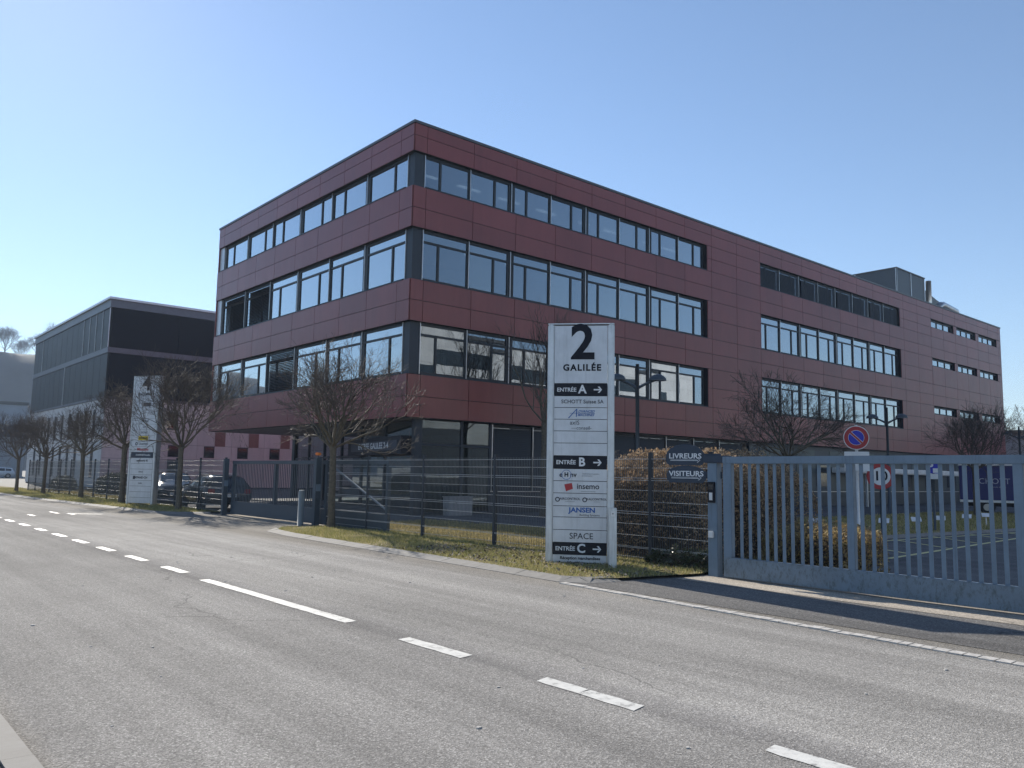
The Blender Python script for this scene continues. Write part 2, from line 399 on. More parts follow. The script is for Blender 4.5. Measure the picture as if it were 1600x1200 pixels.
KR = [(9.35, 8.25), (8.78, 8.36), (8.52, 8.75), (8.75, 14), (8.93, 18.5), (9.15, 20.1), (9.75, 21.0), (10.6, 21.25), (11.2, 21.25)]
KL = [(11.1, 29.0), (10.1, 29.3), (9.45, 30.2), (9.3, 33), (9.0, 38), (8.6, 45), (8.4, 53), (8.3, 80)]
curb_run(KR); curb_run(KL)
def verge(name, poly, z=.06):
    bm = bmesh.new(); vs_ = [bm.verts.new((x, y, z)) for x, y in poly]; bm.faces.new(vs_)
    me = bpy.data.meshes.new(name); bm.to_mesh(me); bm.free(); me.materials.append(MATS['soil'])
    o = obj(name, me); o['kind'] = 'structure'; return o
PR = [(8.98, 8.5), (8.76, 8.85), (9.0, 14), (9.18, 18.4), (9.4, 20.0), (9.9, 20.75), (11.75, 20.9), (11.75, 8.15), (10.9, 8.0), (9.5, 8.3)]
PL = [(11.0, 29.3), (10.2, 29.6), (9.7, 30.3), (9.55, 33), (9.25, 38), (8.85, 45), (8.65, 53), (8.55, 80), (11.7, 80), (11.7, 29.3)]
PI = [(11.75, 8.0), (11.75, 20.0), (13.5, 21.6), (15.6, 22.2), (16.4, 17.4), (16.9, 12.5), (16.9, 8.7), (13.0, 6.9), (11.75, 6.6)]
PD = [(20.6, 12.6), (21.5, 10.6), (31, 9.8), (47, 13.6), (47, 17.2), (30, 17.2), (21, 17.6)]
PX = [(11.75, 44.0), (16.3, 46), (16.3, 62), (11.75, 62)]
verge('verge', PR, .055); verge('verge', PL, .055); verge('lawn', PI, .05); verge('lawn', PD, .06); verge('lawn', PX, .05)
curb_run([(20.4, 17.4), (20.35, 12.4), (21.4, 10.45), (31.1, 9.65), (47.1, 13.45)][::-1], 'kerb', .12, .09)
def inside(P, x, y):
    c = np.zeros(len(x), bool); j = len(P) - 1
    for i in range(len(P)):
        xi, yi = P[i]; xj, yj = P[j]
        if yi != yj:
            c ^= ((yi > y) != (yj > y)) & (x < (xj - xi) * (y - yi) / (yj - yi) + xi)
        j = i
    return c
def grass(name, poly, dens, h, mat, seed, label, z=.05, wd=.007, ymax=None):
    r = np.random.default_rng(seed); P = np.array(poly); lo, hi = P.min(0), P.max(0)
    if ymax: hi[1] = min(hi[1], ymax)
    N_ = int((hi - lo).prod() * dens); x = r.uniform(lo[0], hi[0], N_); y = r.uniform(lo[1], hi[1], N_)
    kp = inside(poly, x, y)
    cl = .5 + .5 * np.sin(x * 2.3 + 1.3 * np.sin(y * 1.1)) * np.sin(y * 1.9 + 2 * np.sin(x * .9)) + r.normal(0, .25, N_)
    kp &= cl > .2; x, y, cl = x[kp], y[kp], cl[kp]; n_ = len(x)
    a = r.uniform(0, 2 * np.pi, n_); l = r.uniform(.4, 1.2, n_) * h * (.5 + .6 * np.clip(cl, 0, 1.2)); ln = r.uniform(.2, 1.1, n_) * l; b_ = r.uniform(0, 2 * np.pi, n_)
    V = np.empty((n_, 3, 3)); ww = wd * r.uniform(.6, 1.3, n_)
    V[:, 0] = np.c_[x - np.cos(a) * ww, y - np.sin(a) * ww, np.full(n_, z - .01)]
    V[:, 1] = np.c_[x + np.cos(a) * ww, y + np.sin(a) * ww, np.full(n_, z - .01)]
    V[:, 2] = np.c_[x + np.cos(b_) * ln, y + np.sin(b_) * ln, z + l]
    o = obj(name, np_mesh(name, V.reshape(-1, 3), np.arange(n_ * 3).reshape(-1, 3), mat)); tag(o, label, 'grass', None, 'stuff')
grass('grass', PR, 1250, .07, 'grass_blades', 1, 'patchy green and straw coloured grass of the verge under the tall sign marked 2', .055)
grass('grass', PL, 420, .09, 'grass_blades', 2, 'green grass strip between kerb and fence at the far left', .055, .012, 66)
grass('grass', PI, 750, .085, 'dry_grass_blades', 3, 'yellowed lawn behind the mesh fence in front of the red building', .05, .009)
grass('grass', PD, 160, .10, 'grass_blades', 4, 'shaded green lawn strip carrying small white info plates behind the right gate', .06, .016)
grass('grass', PX, 90, .10, 'dry_grass_blades', 5, 'dull lawn beyond the mesh fence before the black building', .05, .02)
# leaf litter along the near verge
r_ = np.random.default_rng(8); n_ = 900
lx = r_.uniform(9.0, 11.2, n_); ly = r_.uniform(8.2, 14, n_); a = r_.uniform(0, 6.28, n_); s_ = r_.uniform(.012, .03, n_)
V = np.empty((n_, 4, 3))
for i, (u_, v_) in enumerate(((-1, -.6), (1, -.6), (1, .6), (-1, .6))):
    V[:, i] = np.c_[lx + s_ * (u_ * np.cos(a) - v_ * np.sin(a)), ly + s_ * (u_ * np.sin(a) + v_ * np.cos(a)), .09 + r_.uniform(-.02, .02, n_) + u_ * .008]
kp = inside(PR, lx, ly); V = V[kp]
tag(obj('leaf_litter', np_mesh('leaf_litter', V.reshape(-1, 3), np.arange(len(V) * 4).reshape(-1, 4), 'leaf_litter')), 'scattered dry brown leaves on the verge grass', 'leaves', None, 'stuff')

# road markings
def mark(x0, x1, y0, y1, seed):
    r = random.Random(seed); k_ = max(2, int((y1 - y0) / .12)); L_ = []; Rr = []
    for i in range(k_ + 1):
        yy = y0 + (y1 - y0) * i / k_; L_.append((x0 + r.uniform(-.008, .008), yy + r.uniform(-.01, .01))); Rr.append((x1 + r.uniform(-.008, .008), yy + r.uniform(-.01, .01)))
    Rr[0] = (Rr[0][0] - .0, Rr[0][1] + r.uniform(0, .05)); L_[-1] = (L_[-1][0] + .01, L_[-1][1] - r.uniform(0, .05))
    return L_ + Rr[::-1]
mk = MB(); zz = .0125
segs = [(7.62, 11.72), (5.62, 6.62), (4.225, 4.70), (3.70, 4.235), (1.7, 2.74), (-.3, .7)]
y = 12.62
while y < 90: segs.append((y, y + 1.02)); y += 1.98 if y < 20 else 2.06
for i, (a, b_) in enumerate(segs):
    P = mark(4.27 + .0125 * min(a, 24), 4.42 + .0125 * min(a, 24), a, b_, i)
    mk.quad(*[(x, y_, zz) for x, y_ in P][::-1])
for a in ((6.9, 7.02, 30.0, 30.9), (6.62, 6.74, 30.9, 32.2), (5.66, 5.78, 29.6, 30.5)): mk.quad(*[(x, y_, zz) for x, y_ in mark(*a, 7)][::-1])
mk.quad((6.95, 30.5, zz), (7.75, 29.85, zz), (7.85, 30.0, zz), (7.05, 30.66, zz))
mk.build('road_marking', 'road_paint')['kind'] = 'structure'
# yellow parking lines behind the right gate
yl = MB()
def line(p, q, w_=.06, z=.0085):
    p, q = Vector(p + (0,)), Vector(q + (0,)); d = (q - p).normalized(); nn = Vector((-d.y, d.x, 0)) * w_
    yl.quad(*[(v.x, v.y, z) for v in (p - nn, q - nn, q + nn, p + nn)])
line((16.8, 7.7), (31, 8.75)); line((19, 10.2), (31.5, 9.3))
for i in range(6):
    x = 18.3 + i * 2.45; line((x, 7.9 + (x - 17.7) * .07), (x + 1.6, 10.1), .05, .0125)
yl.build('parking_marking', 'yellow_paint')['kind'] = 'structure'
# stray chips and pebbles on the asphalt
r_ = np.random.default_rng(12); k = MB()
for i in range(46):
    x, y_ = r_.uniform(1.3, 8), r_.uniform(2.6, 16); s = r_.uniform(.006, .016); a = r_.uniform(0, 3)
    pts = [(x + s * math.cos(a + t) * r_.uniform(.7, 1.6), y_ + s * math.sin(a + t) * r_.uniform(.6, 1.1)) for t in np.linspace(0, 6.28, 7)[:-1]]
    k.prism(pts, .008, .008 + s * .6)
tag(k.build('stone_chips', 'cobble'), 'pale stone chips scattered over the road surface', 'gravel', None, 'stuff')

# hills
def hill(name, az0, az1, r0, r1, hf, seed):
    na, nr = 90, 22; V = []; Fc = []; rg = random.Random(seed)
    for j in range(nr + 1):
        for i in range(na + 1):
            az = R(az0 + (az1 - az0) * i / na); t = j / nr; rr = r0 + (r1 - r0) * t
            hgt = hf(math.degrees(az)) * (math.sin(min(1, t * 3.6) * math.pi / 2)) + (rg.uniform(-1.2, 1.2) if 0 < j else 0)
            V.append((rr * math.cos(az), rr * math.sin(az), max(-1, hgt) if j else -1))
    for j in range(nr):
        for i in range(na):
            a = j * (na + 1) + i; Fc.append((a, a + 1, a + na + 2, a + na + 1))
    me = bpy.data.meshes.new(name); me.from_pydata(V, [], Fc); me.materials.append(MATS['hill_earth']); me.polygons.foreach_set('use_smooth', [True] * len(Fc))
    o = obj(name, me); o['kind'] = 'structure'
hill('hill', 58, 150, 395, 640, lambda a: 56 * min(1, max(0, (a - 60) / 14)) * (1 - .2 * max(0, (a - 95) / 55)), 3)
hill('hill', -20, 40, 480, 700, lambda a: 24 + 6 * math.sin(a * .2), 4)

# ================================================================== TREES
def tubes_np(polys, sides):
    Vs, Fs, off = [], [], 0
    for P, rad in polys:
        P = np.asarray(P); n_ = len(P); d = np.gradient(P, axis=0); d /= np.linalg.norm(d, axis=1)[:, None] + 1e-9
        up = np.array([.3, .2, .93]) if abs(d[0, 2]) < .85 else np.array([1., .1, 0])
        a = np.cross(d, up); a /= np.linalg.norm(a, axis=1)[:, None] + 1e-9; c = np.cross(d, a)
        t = np.arange(sides) * 2 * np.pi / sides; rad = np.asarray(rad)[:, None, None]
        V = P[:, None] + rad * (a[:, None] * np.cos(t)[None, :, None] + c[:, None] * np.sin(t)[None, :, None])
        Vs.append(V.reshape(-1, 3)); i = np.arange(n_ - 1)[:, None] * sides; k_ = np.arange(sides)[None]; k2 = (k_ + 1) % sides
        Fs.append((np.stack([i + k_, i + k2, i + sides + k2, i + sides + k_], -1)).reshape(-1, 4) + off); off += n_ * sides
    return np.concatenate(Vs), np.concatenate(Fs)
def unit(v): return v / (np.linalg.norm(v) + 1e-9)
def make_tree(seed, fork, height, width, trunk_r=.10, limbs=10, levels=5, twig_r=.0045, upright=.25, flat=.0, sub=3, pmin=8, pmax=74):
    r = np.random.default_rng(seed); thick, thin = [], []
    tp = [np.array([0, 0, -.1])]; lean = r.normal(0, .03, 2)
    for i in range(1, 8): tp.append(np.array([lean[0] * i / 7 + r.normal(0, .008), lean[1] * i / 7 + r.normal(0, .008), -.1 + (fork + .1) * i / 7]))
    rads = [trunk_r * 1.35, trunk_r * 1.08] + [trunk_r * (1 - .03 * i) for i in range(5)] + [trunk_r * 1.1]
    thick.append((tp, rads)); f0 = tp[-1]
    def branch(p, d, L, rad, lev):
        n_ = 5 if lev == 0 else 4; pts = [p]; q = p; dd = d
        for i in range(n_ - 1):
            dd = unit(dd + r.normal(0, .10 + .03 * lev, 3) + np.array([0, 0, upright * .22])); q = q + dd * L / (n_ - 1); pts.append(q)
        r_end = max(twig_r * .7, rad * .62); rr = np.linspace(rad, r_end, n_)
        (thick if lev < 2 else thin).append((pts, rr))
        if lev >= levels: return
        kids = sub + (1 if r.random() < .06 else 0)
        for j in range(kids):
            t = 1.0 if j < 2 else r.uniform(.35, .95); idx = t * (n_ - 1); i0 = min(int(idx), n_ - 2); pp = pts[i0] + (pts[i0 + 1] - pts[i0]) * (idx - i0)
            ang = R(r.uniform(10, 27)) if j < 2 else R(r.uniform(22, 48))
            ax = unit(np.cross(dd, r.normal(0, 1, 3))); nd_ = unit(dd * math.cos(ang) + ax * math.sin(ang))
            branch(pp, nd_, L * r.uniform(.62, .86), max(twig_r, rad * r.uniform(.5, .66)), lev + 1)
    for i in range(limbs):
        az = i * 2.399 + r.normal(0, .2); pol = R(pmin + (pmax - pmin) * ((i + .5) / limbs) ** .75)
        d = np.array([math.sin(pol) * math.cos(az), math.sin(pol) * math.sin(az), math.cos(pol)])
        branch(f0 - np.array([0, 0, r.uniform(0, .22)]), d, .30 * (height - fork) * r.uniform(.85, 1.15), trunk_r * r.uniform(.30, .46), 0)
    allp = np.concatenate([np.asarray(P) for P, _ in thick[1:] + thin]); zt = np.percentile(allp[:, 2], 99.5) - fork; xr = np.percentile(np.hypot(allp[:, 0], allp[:, 1]), 98)
    sz, sxy = (height - fork) / zt, (width / 2) / xr
    def fix(P):
        P = np.array(P, float); h_ = P[:, 2] - fork; m_ = h_ > 0; P[:, 0:2] *= sxy; P[m_, 2] = fork + h_[m_] * sz
        lo_ = P[:, 2] < fork - .25 + flat; 
        return P
    T = [(fix(P) if i else np.array(P), rd) for i, (P, rd) in enumerate(thick)]
    C = [(fix(P), rd) for P, rd in thin]
    V1, F1 = tubes_np(T, 7); V2, F2 = tubes_np(C, 3)
    return np_mesh('trunk', V1, F1, 'bark', True), np_mesh('crown', V2, F2, 'twig_bark', True)
def place_tree(meshes, loc, rz, s, label, group=None, name='bare_tree'):
    t = thing(name, label, 'tree', loc, rz, group); t.scale = s if isinstance(s, tuple) else (s, s, s)
    obj('trunk', meshes[0], t); obj('crown', meshes[1], t); return t
globe = [make_tree(11, 2.3, 5.0, 4.5, .10, 13, 5, .0044, .15), make_tree(23, 2.4, 5.6, 4.8, .105, 13, 5, .0046, .2), make_tree(37, 2.25, 4.6, 4.3, .11, 12, 5, .005, .15)]
g = 'globe pruned bare trees along the fence'
place_tree(globe[0], (11.0, 20.15, .05), 0.4, 1, 'bare globe crowned tree standing just right of the smaller dark gate', g)
place_tree(globe[1], (10.75, 31.35, .05), 1.1, 1, 'bare globe crowned tree right of the tall sign marked 4', g)
place_tree(globe[2], (10.7, 38.3, .05), 2.0, (1.12, 1.12, 1.12), 'bare tree whose trunk is hidden behind the tall sign marked 4', g)
place_tree(globe[2], (10.7, 45.2, .05), 3.9, 1, 'bare globe crowned tree before the white wall, third from the left', g)
place_tree(globe[0], (10.35, 51.9, .05), 5.2, (1, 1, .93), 'thick trunked bare tree, second from the left end of the row', g)
place_tree(globe[1], (10.05, 57.7, .05), .2, (.95, .95, .84), 'leftmost bare tree of the roadside row', g)
yard = make_tree(51, 2.25, 4.75, 5.0, .10, 10, 5, .005, .12, pmin=20, pmax=74)
place_tree(yard, (22.75, 13.4, .05), .7, 1, 'flat wide bare tree behind the right gate beside the brown hedge', 'bare trees inside the yard')
place_tree(globe[1], (41.1, 14.7, .05), 2.2, (.95, .95, .90), 'bare tree on the lawn by the red building\'s far right end', 'bare trees inside the yard')
tallA = make_tree(61, 3.6, 8.0, 4.6, .11, 9, 4, .005, .35, pmin=4, pmax=70)
place_tree(tallA, (21.7, 23.2, .0), .3, 1, 'slender bare tree close to the red facade, beside the tall sign marked 2')
far = make_tree(71, 4.5, 17, 15, .35, 9, 5, .026, .5, pmin=5, pmax=60)
far2 = make_tree(72, 5.5, 16, 13, .32, 8, 5, .024, .5, pmin=5, pmax=55)
for i, (az, rad, s, l) in enumerate(((81.3, 470, 1.0, 'leftmost bare tree on the hill crest at the left edge'), (79.6, 485, 1.05, 'tall bare tree on the hill crest, just left of the tallest crown'), (78.6, 470, 1.15, 'broad bare tree with the tallest crown on the hill crest'), (77.6, 480, .9, 'lower bare tree at the right end of the hill crest beside the black building'), (80.5, 500, .9, 'bare tree set back on the hill crest between two nearer ones'))):
    place_tree((far, far2)[i % 2], (rad * math.cos(R(az)), rad * math.sin(R(az)), 53.5), i * 1.3, s, l, 'bare trees on the hill crest')
place_tree(far2, (88, 25.5, 0), 1.2, (.55, .55, .55), 'bare tree showing past the right end of the red building')
for i, (x, y_) in enumerate(((-14, 72), (-17, 84), (-15, 97))):
    place_tree((far, far2)[i % 2], (x, y_, 0), i * 2.1, (.75, .75, .72), 'tall bare tree across the road, %s of three in a row' % ('nearest', 'middle', 'farthest')[i], 'tall bare trees across the road')

# ================================================================== HEDGES AND SHRUBS
def leaves(n_, pts, size, mat, name, r):
    a = r.normal(0, 1, (n_, 3)); a /= np.linalg.norm(a, axis=1)[:, None]; b_ = np.cross(a, r.normal(0, 1, (n_, 3))); b_ /= np.linalg.norm(b_, axis=1)[:, None]
    s = size * r.uniform(.5, 1.3, n_)[:, None]
    V = np.stack([pts - a * s, pts - b_ * s * .5, pts + a * s, pts + b_ * s * .5], 1)
    return np_mesh(name, V.reshape(-1, 3), np.arange(n_ * 4).reshape(-1, 4), mat)
def hedge(name, label, cat, x0, x1, y0, y1, h, nl, nt, seed, leafmat, size=.028, top_bias=True, roundness=1.0, split_y=None, group=None):
    r = np.random.default_rng(seed)
    t = thing(name, label, cat, ((x0 + x1) / 2, (y0 + y1) / 2, 0), 0, group); hx, hy = (x1 - x0) / 2, (y1 - y0) / 2
    def top(u, v): return h * (1 - .30 * roundness * np.clip(np.abs(u), 0, 1) ** 4 - .30 * roundness * np.clip(np.abs(v), 0, 1) ** 5) + .05 * np.sin(u * 9 + v * 5) + .04 * np.sin(v * 17 + u * 7)
    tw = []
    for i in range(nt):
        u, v = r.uniform(-.85, .85, 2); T_ = top(u, v); z1 = T_ * r.uniform(.55, 1.0)
        p0 = np.array([u * hx * .85, v * hy * .9, 0]); dx = r.normal(0, .22, 2)
        P = [p0, p0 + [dx[0] * .35, dx[1] * .35, z1 * .35], p0 + [dx[0] * .8 + r.normal(0, .05), dx[1] * .8, z1 * .7], p0 + [dx[0] * 1.2, dx[1] * 1.2 + r.normal(0, .08), z1]]
        P = [np.array([np.clip(q[0], -hx, hx), np.clip(q[1], -hy, hy), q[2]]) for q in P]
        tw.append((P, [.009, .006, .005, .0035]))
        for k_ in range(3):
            q = P[1 + k_ % 3]; d = unit(r.normal(0, 1, 3) + np.array([0, 0, .5])) * r.uniform(.12, .35); e = q + d
            e = np.array([np.clip(e[0], -hx, hx), np.clip(e[1], -hy, hy), min(e[2], T_)]); tw.append(([q, (q + e) / 2 + r.normal(0, .02, 3), e], [.005, .004, .003]))
    V, F_ = tubes_np(tw, 3); obj('twigs', np_mesh('twigs', V, F_, 'twig_bark'), t)
    u = r.uniform(-1, 1, nl); v = r.uniform(-1, 1, nl); T_ = top(u, v)
    q = r.uniform(0, 1, nl); z = T_ * np.where(r.random(nl) < (.55 if top_bias else .3), 1 - .12 * r.exponential(1, nl), q)
    z = np.clip(z, .03, None)
    side = r.random(nl) < .45                  # pull many to the faces of the hedge
    w_ = r.random(nl); u = np.where(side & (w_ < .5), np.sign(u) * (1 - .05 * r.exponential(1, nl)), u); v = np.where(side & (w_ >= .5), np.sign(v) * (1 - .05 * r.exponential(1, nl)), v)
    z = np.minimum(z, top(u, v)); shrink = 1 - .12 * roundness * (z / h) ** 3
    pts = np.c_[u * hx * shrink, v * hy * shrink, z] + r.normal(0, .02, (nl, 3))
    dens = np.clip(.5 + .8 * z / h + .3 * np.sin(pts[:, 1] * 4 + pts[:, 2] * 3), 0, 1) if top_bias else np.ones(nl)
    pts = pts[r.random(nl) < dens]
    obj('leaves', leaves(len(pts), pts, size, leafmat, 'leaves', r), t)
    return t
hedge('brown_hedge', 'tall rounded hedge of dry brown leaves behind the mesh fence and the blue signs', 'hedge', 11.95, 14.6, 8.6, 11.9, 2.08, 56000, 2400, 3, 'hedge_leaves', .030)
hedge('brown_hedge', 'rounded brown hedge continuing behind the left end of the big blue grey gate', 'hedge', 13.6, 17.0, 9.2, 12.2, 2.14, 40000, 900, 4, 'hedge_leaves')
hedge('low_shrub', 'low yellow brown shrub row seen between the bars of the right gate', 'shrub', 12.5, 13.9, 6.35, 7.9, .78, 11000, 400, 6, 'dry_shrub_leaves', .026, False, .6)
hedge('low_shrub', 'low straw coloured shrub at the foot of the no parking sign', 'shrub', 14.2, 16.2, 7.45, 8.9, .72, 9000, 300, 7, 'dry_shrub_leaves', .026, False, .8)
hedge('ground_ivy', 'dark low evergreen cover at the foot of the fence beside the gate post', 'shrub', 11.25, 11.85, 7.95, 9.4, .30, 5000, 100, 8, 'ivy_leaves', .03, False, .8)
hedge('round_bush', 'dark bush behind the mesh fence left of the tall sign marked 4', 'bush', 13.0, 14.9, 49.6, 52.0, 1.25, 6000, 200, 9, 'bush_leaves', .06, False, 1.0)
hedge('round_bush', 'dark bush behind the fence directly behind the leftmost trees', 'bush', 12.4, 13.6, 58.5, 60.2, 1.0, 3000, 120, 10, 'bush_leaves', .06, False, 1.0)

# ================================================================== RED OFFICE BUILDING
BX0, BX1, BY0, BY1 = 16.71, 77.8, 25.30, 44.66
Z = [3.63, 5.25, 7.26, 8.86, 10.88, 12.49, 13.86, 15.0]
bld = thing('red_office_building', 'long four storey office block with dark red cladding panels and ribbon windows', 'building', (BX0, BY0, 0))
def L3(x, y_, z): return (x - BX0, y_ - BY0, z)
def seg_cells(a0, a1, joints):
    js = sorted([a0, a1] + [j for j in joints if a0 + .05 < j < a1 - .05]); return list(zip(js, js[1:]))
GAP = .011; TK = .03
jr = [.578 + 2.3037 * k for k in range(0, 27)]; jl = [.881 + 2.2133 * k for k in range(0, 9)]
rows = [(Z[0], (Z[0] + Z[1]) / 2 - .02, Z[1]), (Z[2], (Z[2] + Z[3]) / 2, Z[3]), (Z[4], (Z[4] + Z[5]) / 2 - .05, Z[5]), (Z[6], 14.48, Z[7] - .05)]
cl = MB()
def panel_right(u0, u1, z0, z1): cl.box(u0 + GAP, u1 - GAP, -TK, 0, z0 + GAP, z1 - GAP)
def panel_left(v0, v1, z0, z1): cl.box(-TK, 0, v0 + GAP, v1 - GAP, z0 + GAP, z1 - GAP)
UW = BX1 - BX0; VW = BY1 - BY0
for a, b_, c in rows:
    for z0, z1 in ((a, b_), (b_, c)):
        for u0, u1 in seg_cells(0, UW, jr): panel_right(u0, u1, z0, z1)
        for v0, v1 in seg_cells(0, VW, jl): panel_left(v0, v1, z0, z1)
# solid parts between window strips
SA = (.58, 18.62); SB = (23.68, 41.45); SC = [(46.75, 50.95), (51.55, 55.45), (56.1, 60.1)]
for wi, (z0, z1) in enumerate(((Z[1], Z[2]), (Z[3], Z[4]), (Z[5], Z[6]))):
    zc = {0: (6.62, 7.22), 1: (10.25, 10.86), 2: (13.2, 13.82)}[wi]
    mid = (z0 + z1) / 2
    for a0, a1 in ((SA[1], SB[0]), (SB[1], SC[0][0])):
        for u0, u1 in seg_cells(a0, a1, jr):
            panel_right(u0, u1, z0, mid); panel_right(u0, u1, mid, z1)
    for u0, u1 in seg_cells(SC[0][0], UW, jr):
        panel_right(u0, u1, z0, zc[0])
    for a0, a1 in ((SC[0][1], SC[1][0]), (SC[1][1], SC[2][0]), (SC[2][1], UW)):
        for u0, u1 in seg_cells(a0, a1, jr): panel_right(u0, u1, zc[0], zc[1])
    for u0, u1 in seg_cells(SC[0][0], UW, jr):
        if z1 - zc[1] > .06: panel_right(u0, u1, zc[1], z1)
cl.build('cladding', 'red_cladding', bld)
# far end and back: plain clad walls
ob = MB(); ob.box(UW, UW + TK, 0, VW, Z[0], Z[7] - .05); ob.box(0, UW, VW, VW + TK, Z[0], Z[7] - .05); ob.build('end_wall', 'red_cladding', bld)
# structural backing of bands (thick), piers
bk = MB(); WT = .30
for a, b_, c in rows:
    e0 = a + .002; e1 = c - .002
    bk.box(.004, UW - .004, .003, WT, e0, e1); bk.box(.004, WT, WT + .002, VW - .004, e0, e1)
for wi, (z0, z1) in enumerate(((Z[1], Z[2]), (Z[3], Z[4]), (Z[5], Z[6]))):
    zc = {0: (6.62, 7.22), 1: (10.25, 10.86), 2: (13.2, 13.82)}[wi]
    bk.box(SA[1], SB[0], .003, WT, z0, z1); bk.box(SB[1], SC[0][0], .003, WT, z0, z1)
    bk.box(SC[0][0] + .003, UW - .004, .003, WT, z0, zc[0])
    for a0, a1 in ((SC[0][1], SC[1][0]), (SC[1][1], SC[2][0]), (SC[2][1], UW)): bk.box(a0 + .001, a1 - .006, .004, WT, zc[0], zc[1])
    if z1 - zc[1] > .02: bk.box(SC[0][0] + .003, UW - .004, .003, WT, zc[1] + .001, z1)
bk.build('wall_backing', 'dark_backing', bld)
# reveals in red at the ends of window strips (seen obliquely)
rv = MB()
for (z0, z1) in ((Z[1], Z[2]), (Z[3], Z[4]), (Z[5], Z[6])):
    rv.box(SA[1] - .03, SA[1] - .002, .0, .28, z0 + .003, z1 - .003); rv.box(SB[1] - .03, SB[1] - .002, 0, .28, z0 + .003, z1 - .003)
rv.build('window_reveal', 'dark_backing', bld)
# roof
rt = MB(); rt.box(-.06, UW + .06, -.06, .32, Z[7] - .045, Z[7] + .06); rt.box(-.06, .32, .325, VW + .06, Z[7] - .045, Z[7] + .06)
rt.box(.325, UW + .06, VW - .3, VW + .06, Z[7] - .045, Z[7] + .06); rt.box(UW - .3, UW + .06, .325, VW - .305, Z[7] - .045, Z[7] + .06)
rt.build('roof_coping', 'roof_trim_metal', bld)
MB().box(.31, UW - .31, .31, VW - .31, Z[7] - .6, Z[7] - .3).build('roof', 'roof_membrane', bld)
# dark sill and head flashings
sl = MB()
for (z0, z1) in ((Z[1], Z[2]), (Z[3], Z[4]), (Z[5], Z[6])):
    for a0, a1 in (SA, SB): sl.box(a0 - .01, a1 - .03, -.045, .27, z0 - .012, z0 + .035)
    sl.box(-.045, .27, .5, VW - .25, z0 - .012, z0 + .035)
sl.build('window_sill', 'anthracite', bld)
# dark corner panels + far left end panel
for (z0, z1) in ((Z[1], Z[2]), (Z[3], Z[4]), (Z[5], Z[6])):
    MB().box(.14, .60, .14, .56, z0 + .036, z1 - .002).build('corner_panel', 'anthracite', bld)
    MB().box(.08, .5, VW - .60, VW - .004, z0 + .036, z1 - .002).build('end_post', 'aluminium', bld)
# floors, ceilings and inner walls seen through the glass
fl = MB()
for z0, z1 in ((Z[0] + .05, Z[0] + .35), (Z[2] + .10, Z[2] + .6), (Z[4] + .10, Z[4] + .6), (Z[6] + .06, Z[6] + .4)): fl.box(.31, UW - .31, .31, VW - .1, z0, z1)
fl.build('floor_slab', 'ceiling_white', bld)
iw = MB()
for z0, z1 in ((Z[0] + .36, Z[2] + .09), (Z[2] + .61, Z[4] + .09), (Z[4] + .61, Z[6] + .05)):
    iw.box(6.3, UW - 6, 6.2, 6.4, z0, z1); iw.box(6.3, 6.5, 6.45, VW - 1, z0, z1)
    for x in (9.6, 14.2, 18.8, 24, 29, 33, 37, 41.6, 46.5, 51, 56): iw.box(x, x + .12, .8, 6.15, z0, z1)
    iw.box(.8, 6.2, 12.0, 12.12, z0, z1)
iw.build('inner_wall', 'interior_wall', bld)
li = MB(); li.box(-.6, .6, -.07, .07, -.05, 0); lim = li.mesh('ceiling_light', 'luminaire')
for zc in (Z[6] + .05, Z[4] + .09):
    for i in range(8): obj('ceiling_light', lim, bld, (1.9 + i * 2.3, 2.0 + (i % 2) * .0, zc), R(0))

WC = {}
def win_mesh(w_, h_, split, transom, style):
    """frame+pane meshes, local origin at lower left, front at y=0, window lies in y .0-.1"""
    key = (round(w_, 2), round(h_, 2), str(split), round(transom, 3), style)
    if key in WC: return WC[key]
    f = MB(); t = .055
    f.box(0, w_, 0, .09, 0, t); f.box(0, w_, 0, .09, h_ - t - .05, h_); f.box(0, t, 0, .09, t + .001, h_ - t - .051); f.box(w_ - t, w_, 0, .09, t + .001, h_ - t - .051)
    xs = [t]
    cells = []
    zt = h_ - t - .05
    if transom:
        zt2 = h_ * (1 - transom); f.box(t + .001, w_ - t - .001, .004, .088, zt2 - .04, zt2 + .04); zlow = zt2 - .041
        cells.append((t, w_ - t, zt2 + .04, zt))
    else: zlow = zt
    sp_ = split if isinstance(split, tuple) else (split,)
    xsn = [t] + [s * w_ for s in sp_] + [w_ - t]
    for s in sp_: f.box(s * w_ - .045, s * w_ + .045, .003, .087, t + .001, zlow)
    for a_, b2 in zip(xsn, xsn[1:]): cells.append((a_, b2, t, zlow))
    # sash frames
    for a_, b2, c0, c1 in cells[(1 if transom else 0):]:
        s = .04; f.box(a_ + .002, b2 - .002, .02, .07, c0, c0 + s); 
    p = MB()
    for a_, b2, c0, c1 in cells: p.box(a_ + .004, b2 - .004, .045, .052, c0 + .003, c1 - .003)
    WC[key] = (f.mesh('window', 'anthracite_frame'), p.mesh('pane', 'window_glass')); return WC[key]
def blind_mesh(w_, h_, ang, n_gap=.075):
    k = MB(); z = .04; c, s = math.cos(ang) * .038, math.sin(ang) * .038
    while z < h_ - .06:
        k.quad((0, -c, z - s), (w_, -c, z - s), (w_, c, z + s), (0, c, z + s)); z += n_gap
    return k.mesh('blind', 'blind_slat')
bl_cache = {}
def add_window(parent, o, rz, w_, h_, split, transom, blind=None, style=0):
    fm, pm = win_mesh(w_, h_, split, transom, style)
    a = obj('window', fm, parent, o, rz); obj('pane', pm, a)
    if blind is not None:
        key = (round(w_, 2), round(h_, 2), blind)
        if key not in bl_cache: bl_cache[key] = blind_mesh(w_ - .12, h_ - .05, blind)
        obj('blind', bl_cache[key], a, (.06, -.06, 0))
    return a
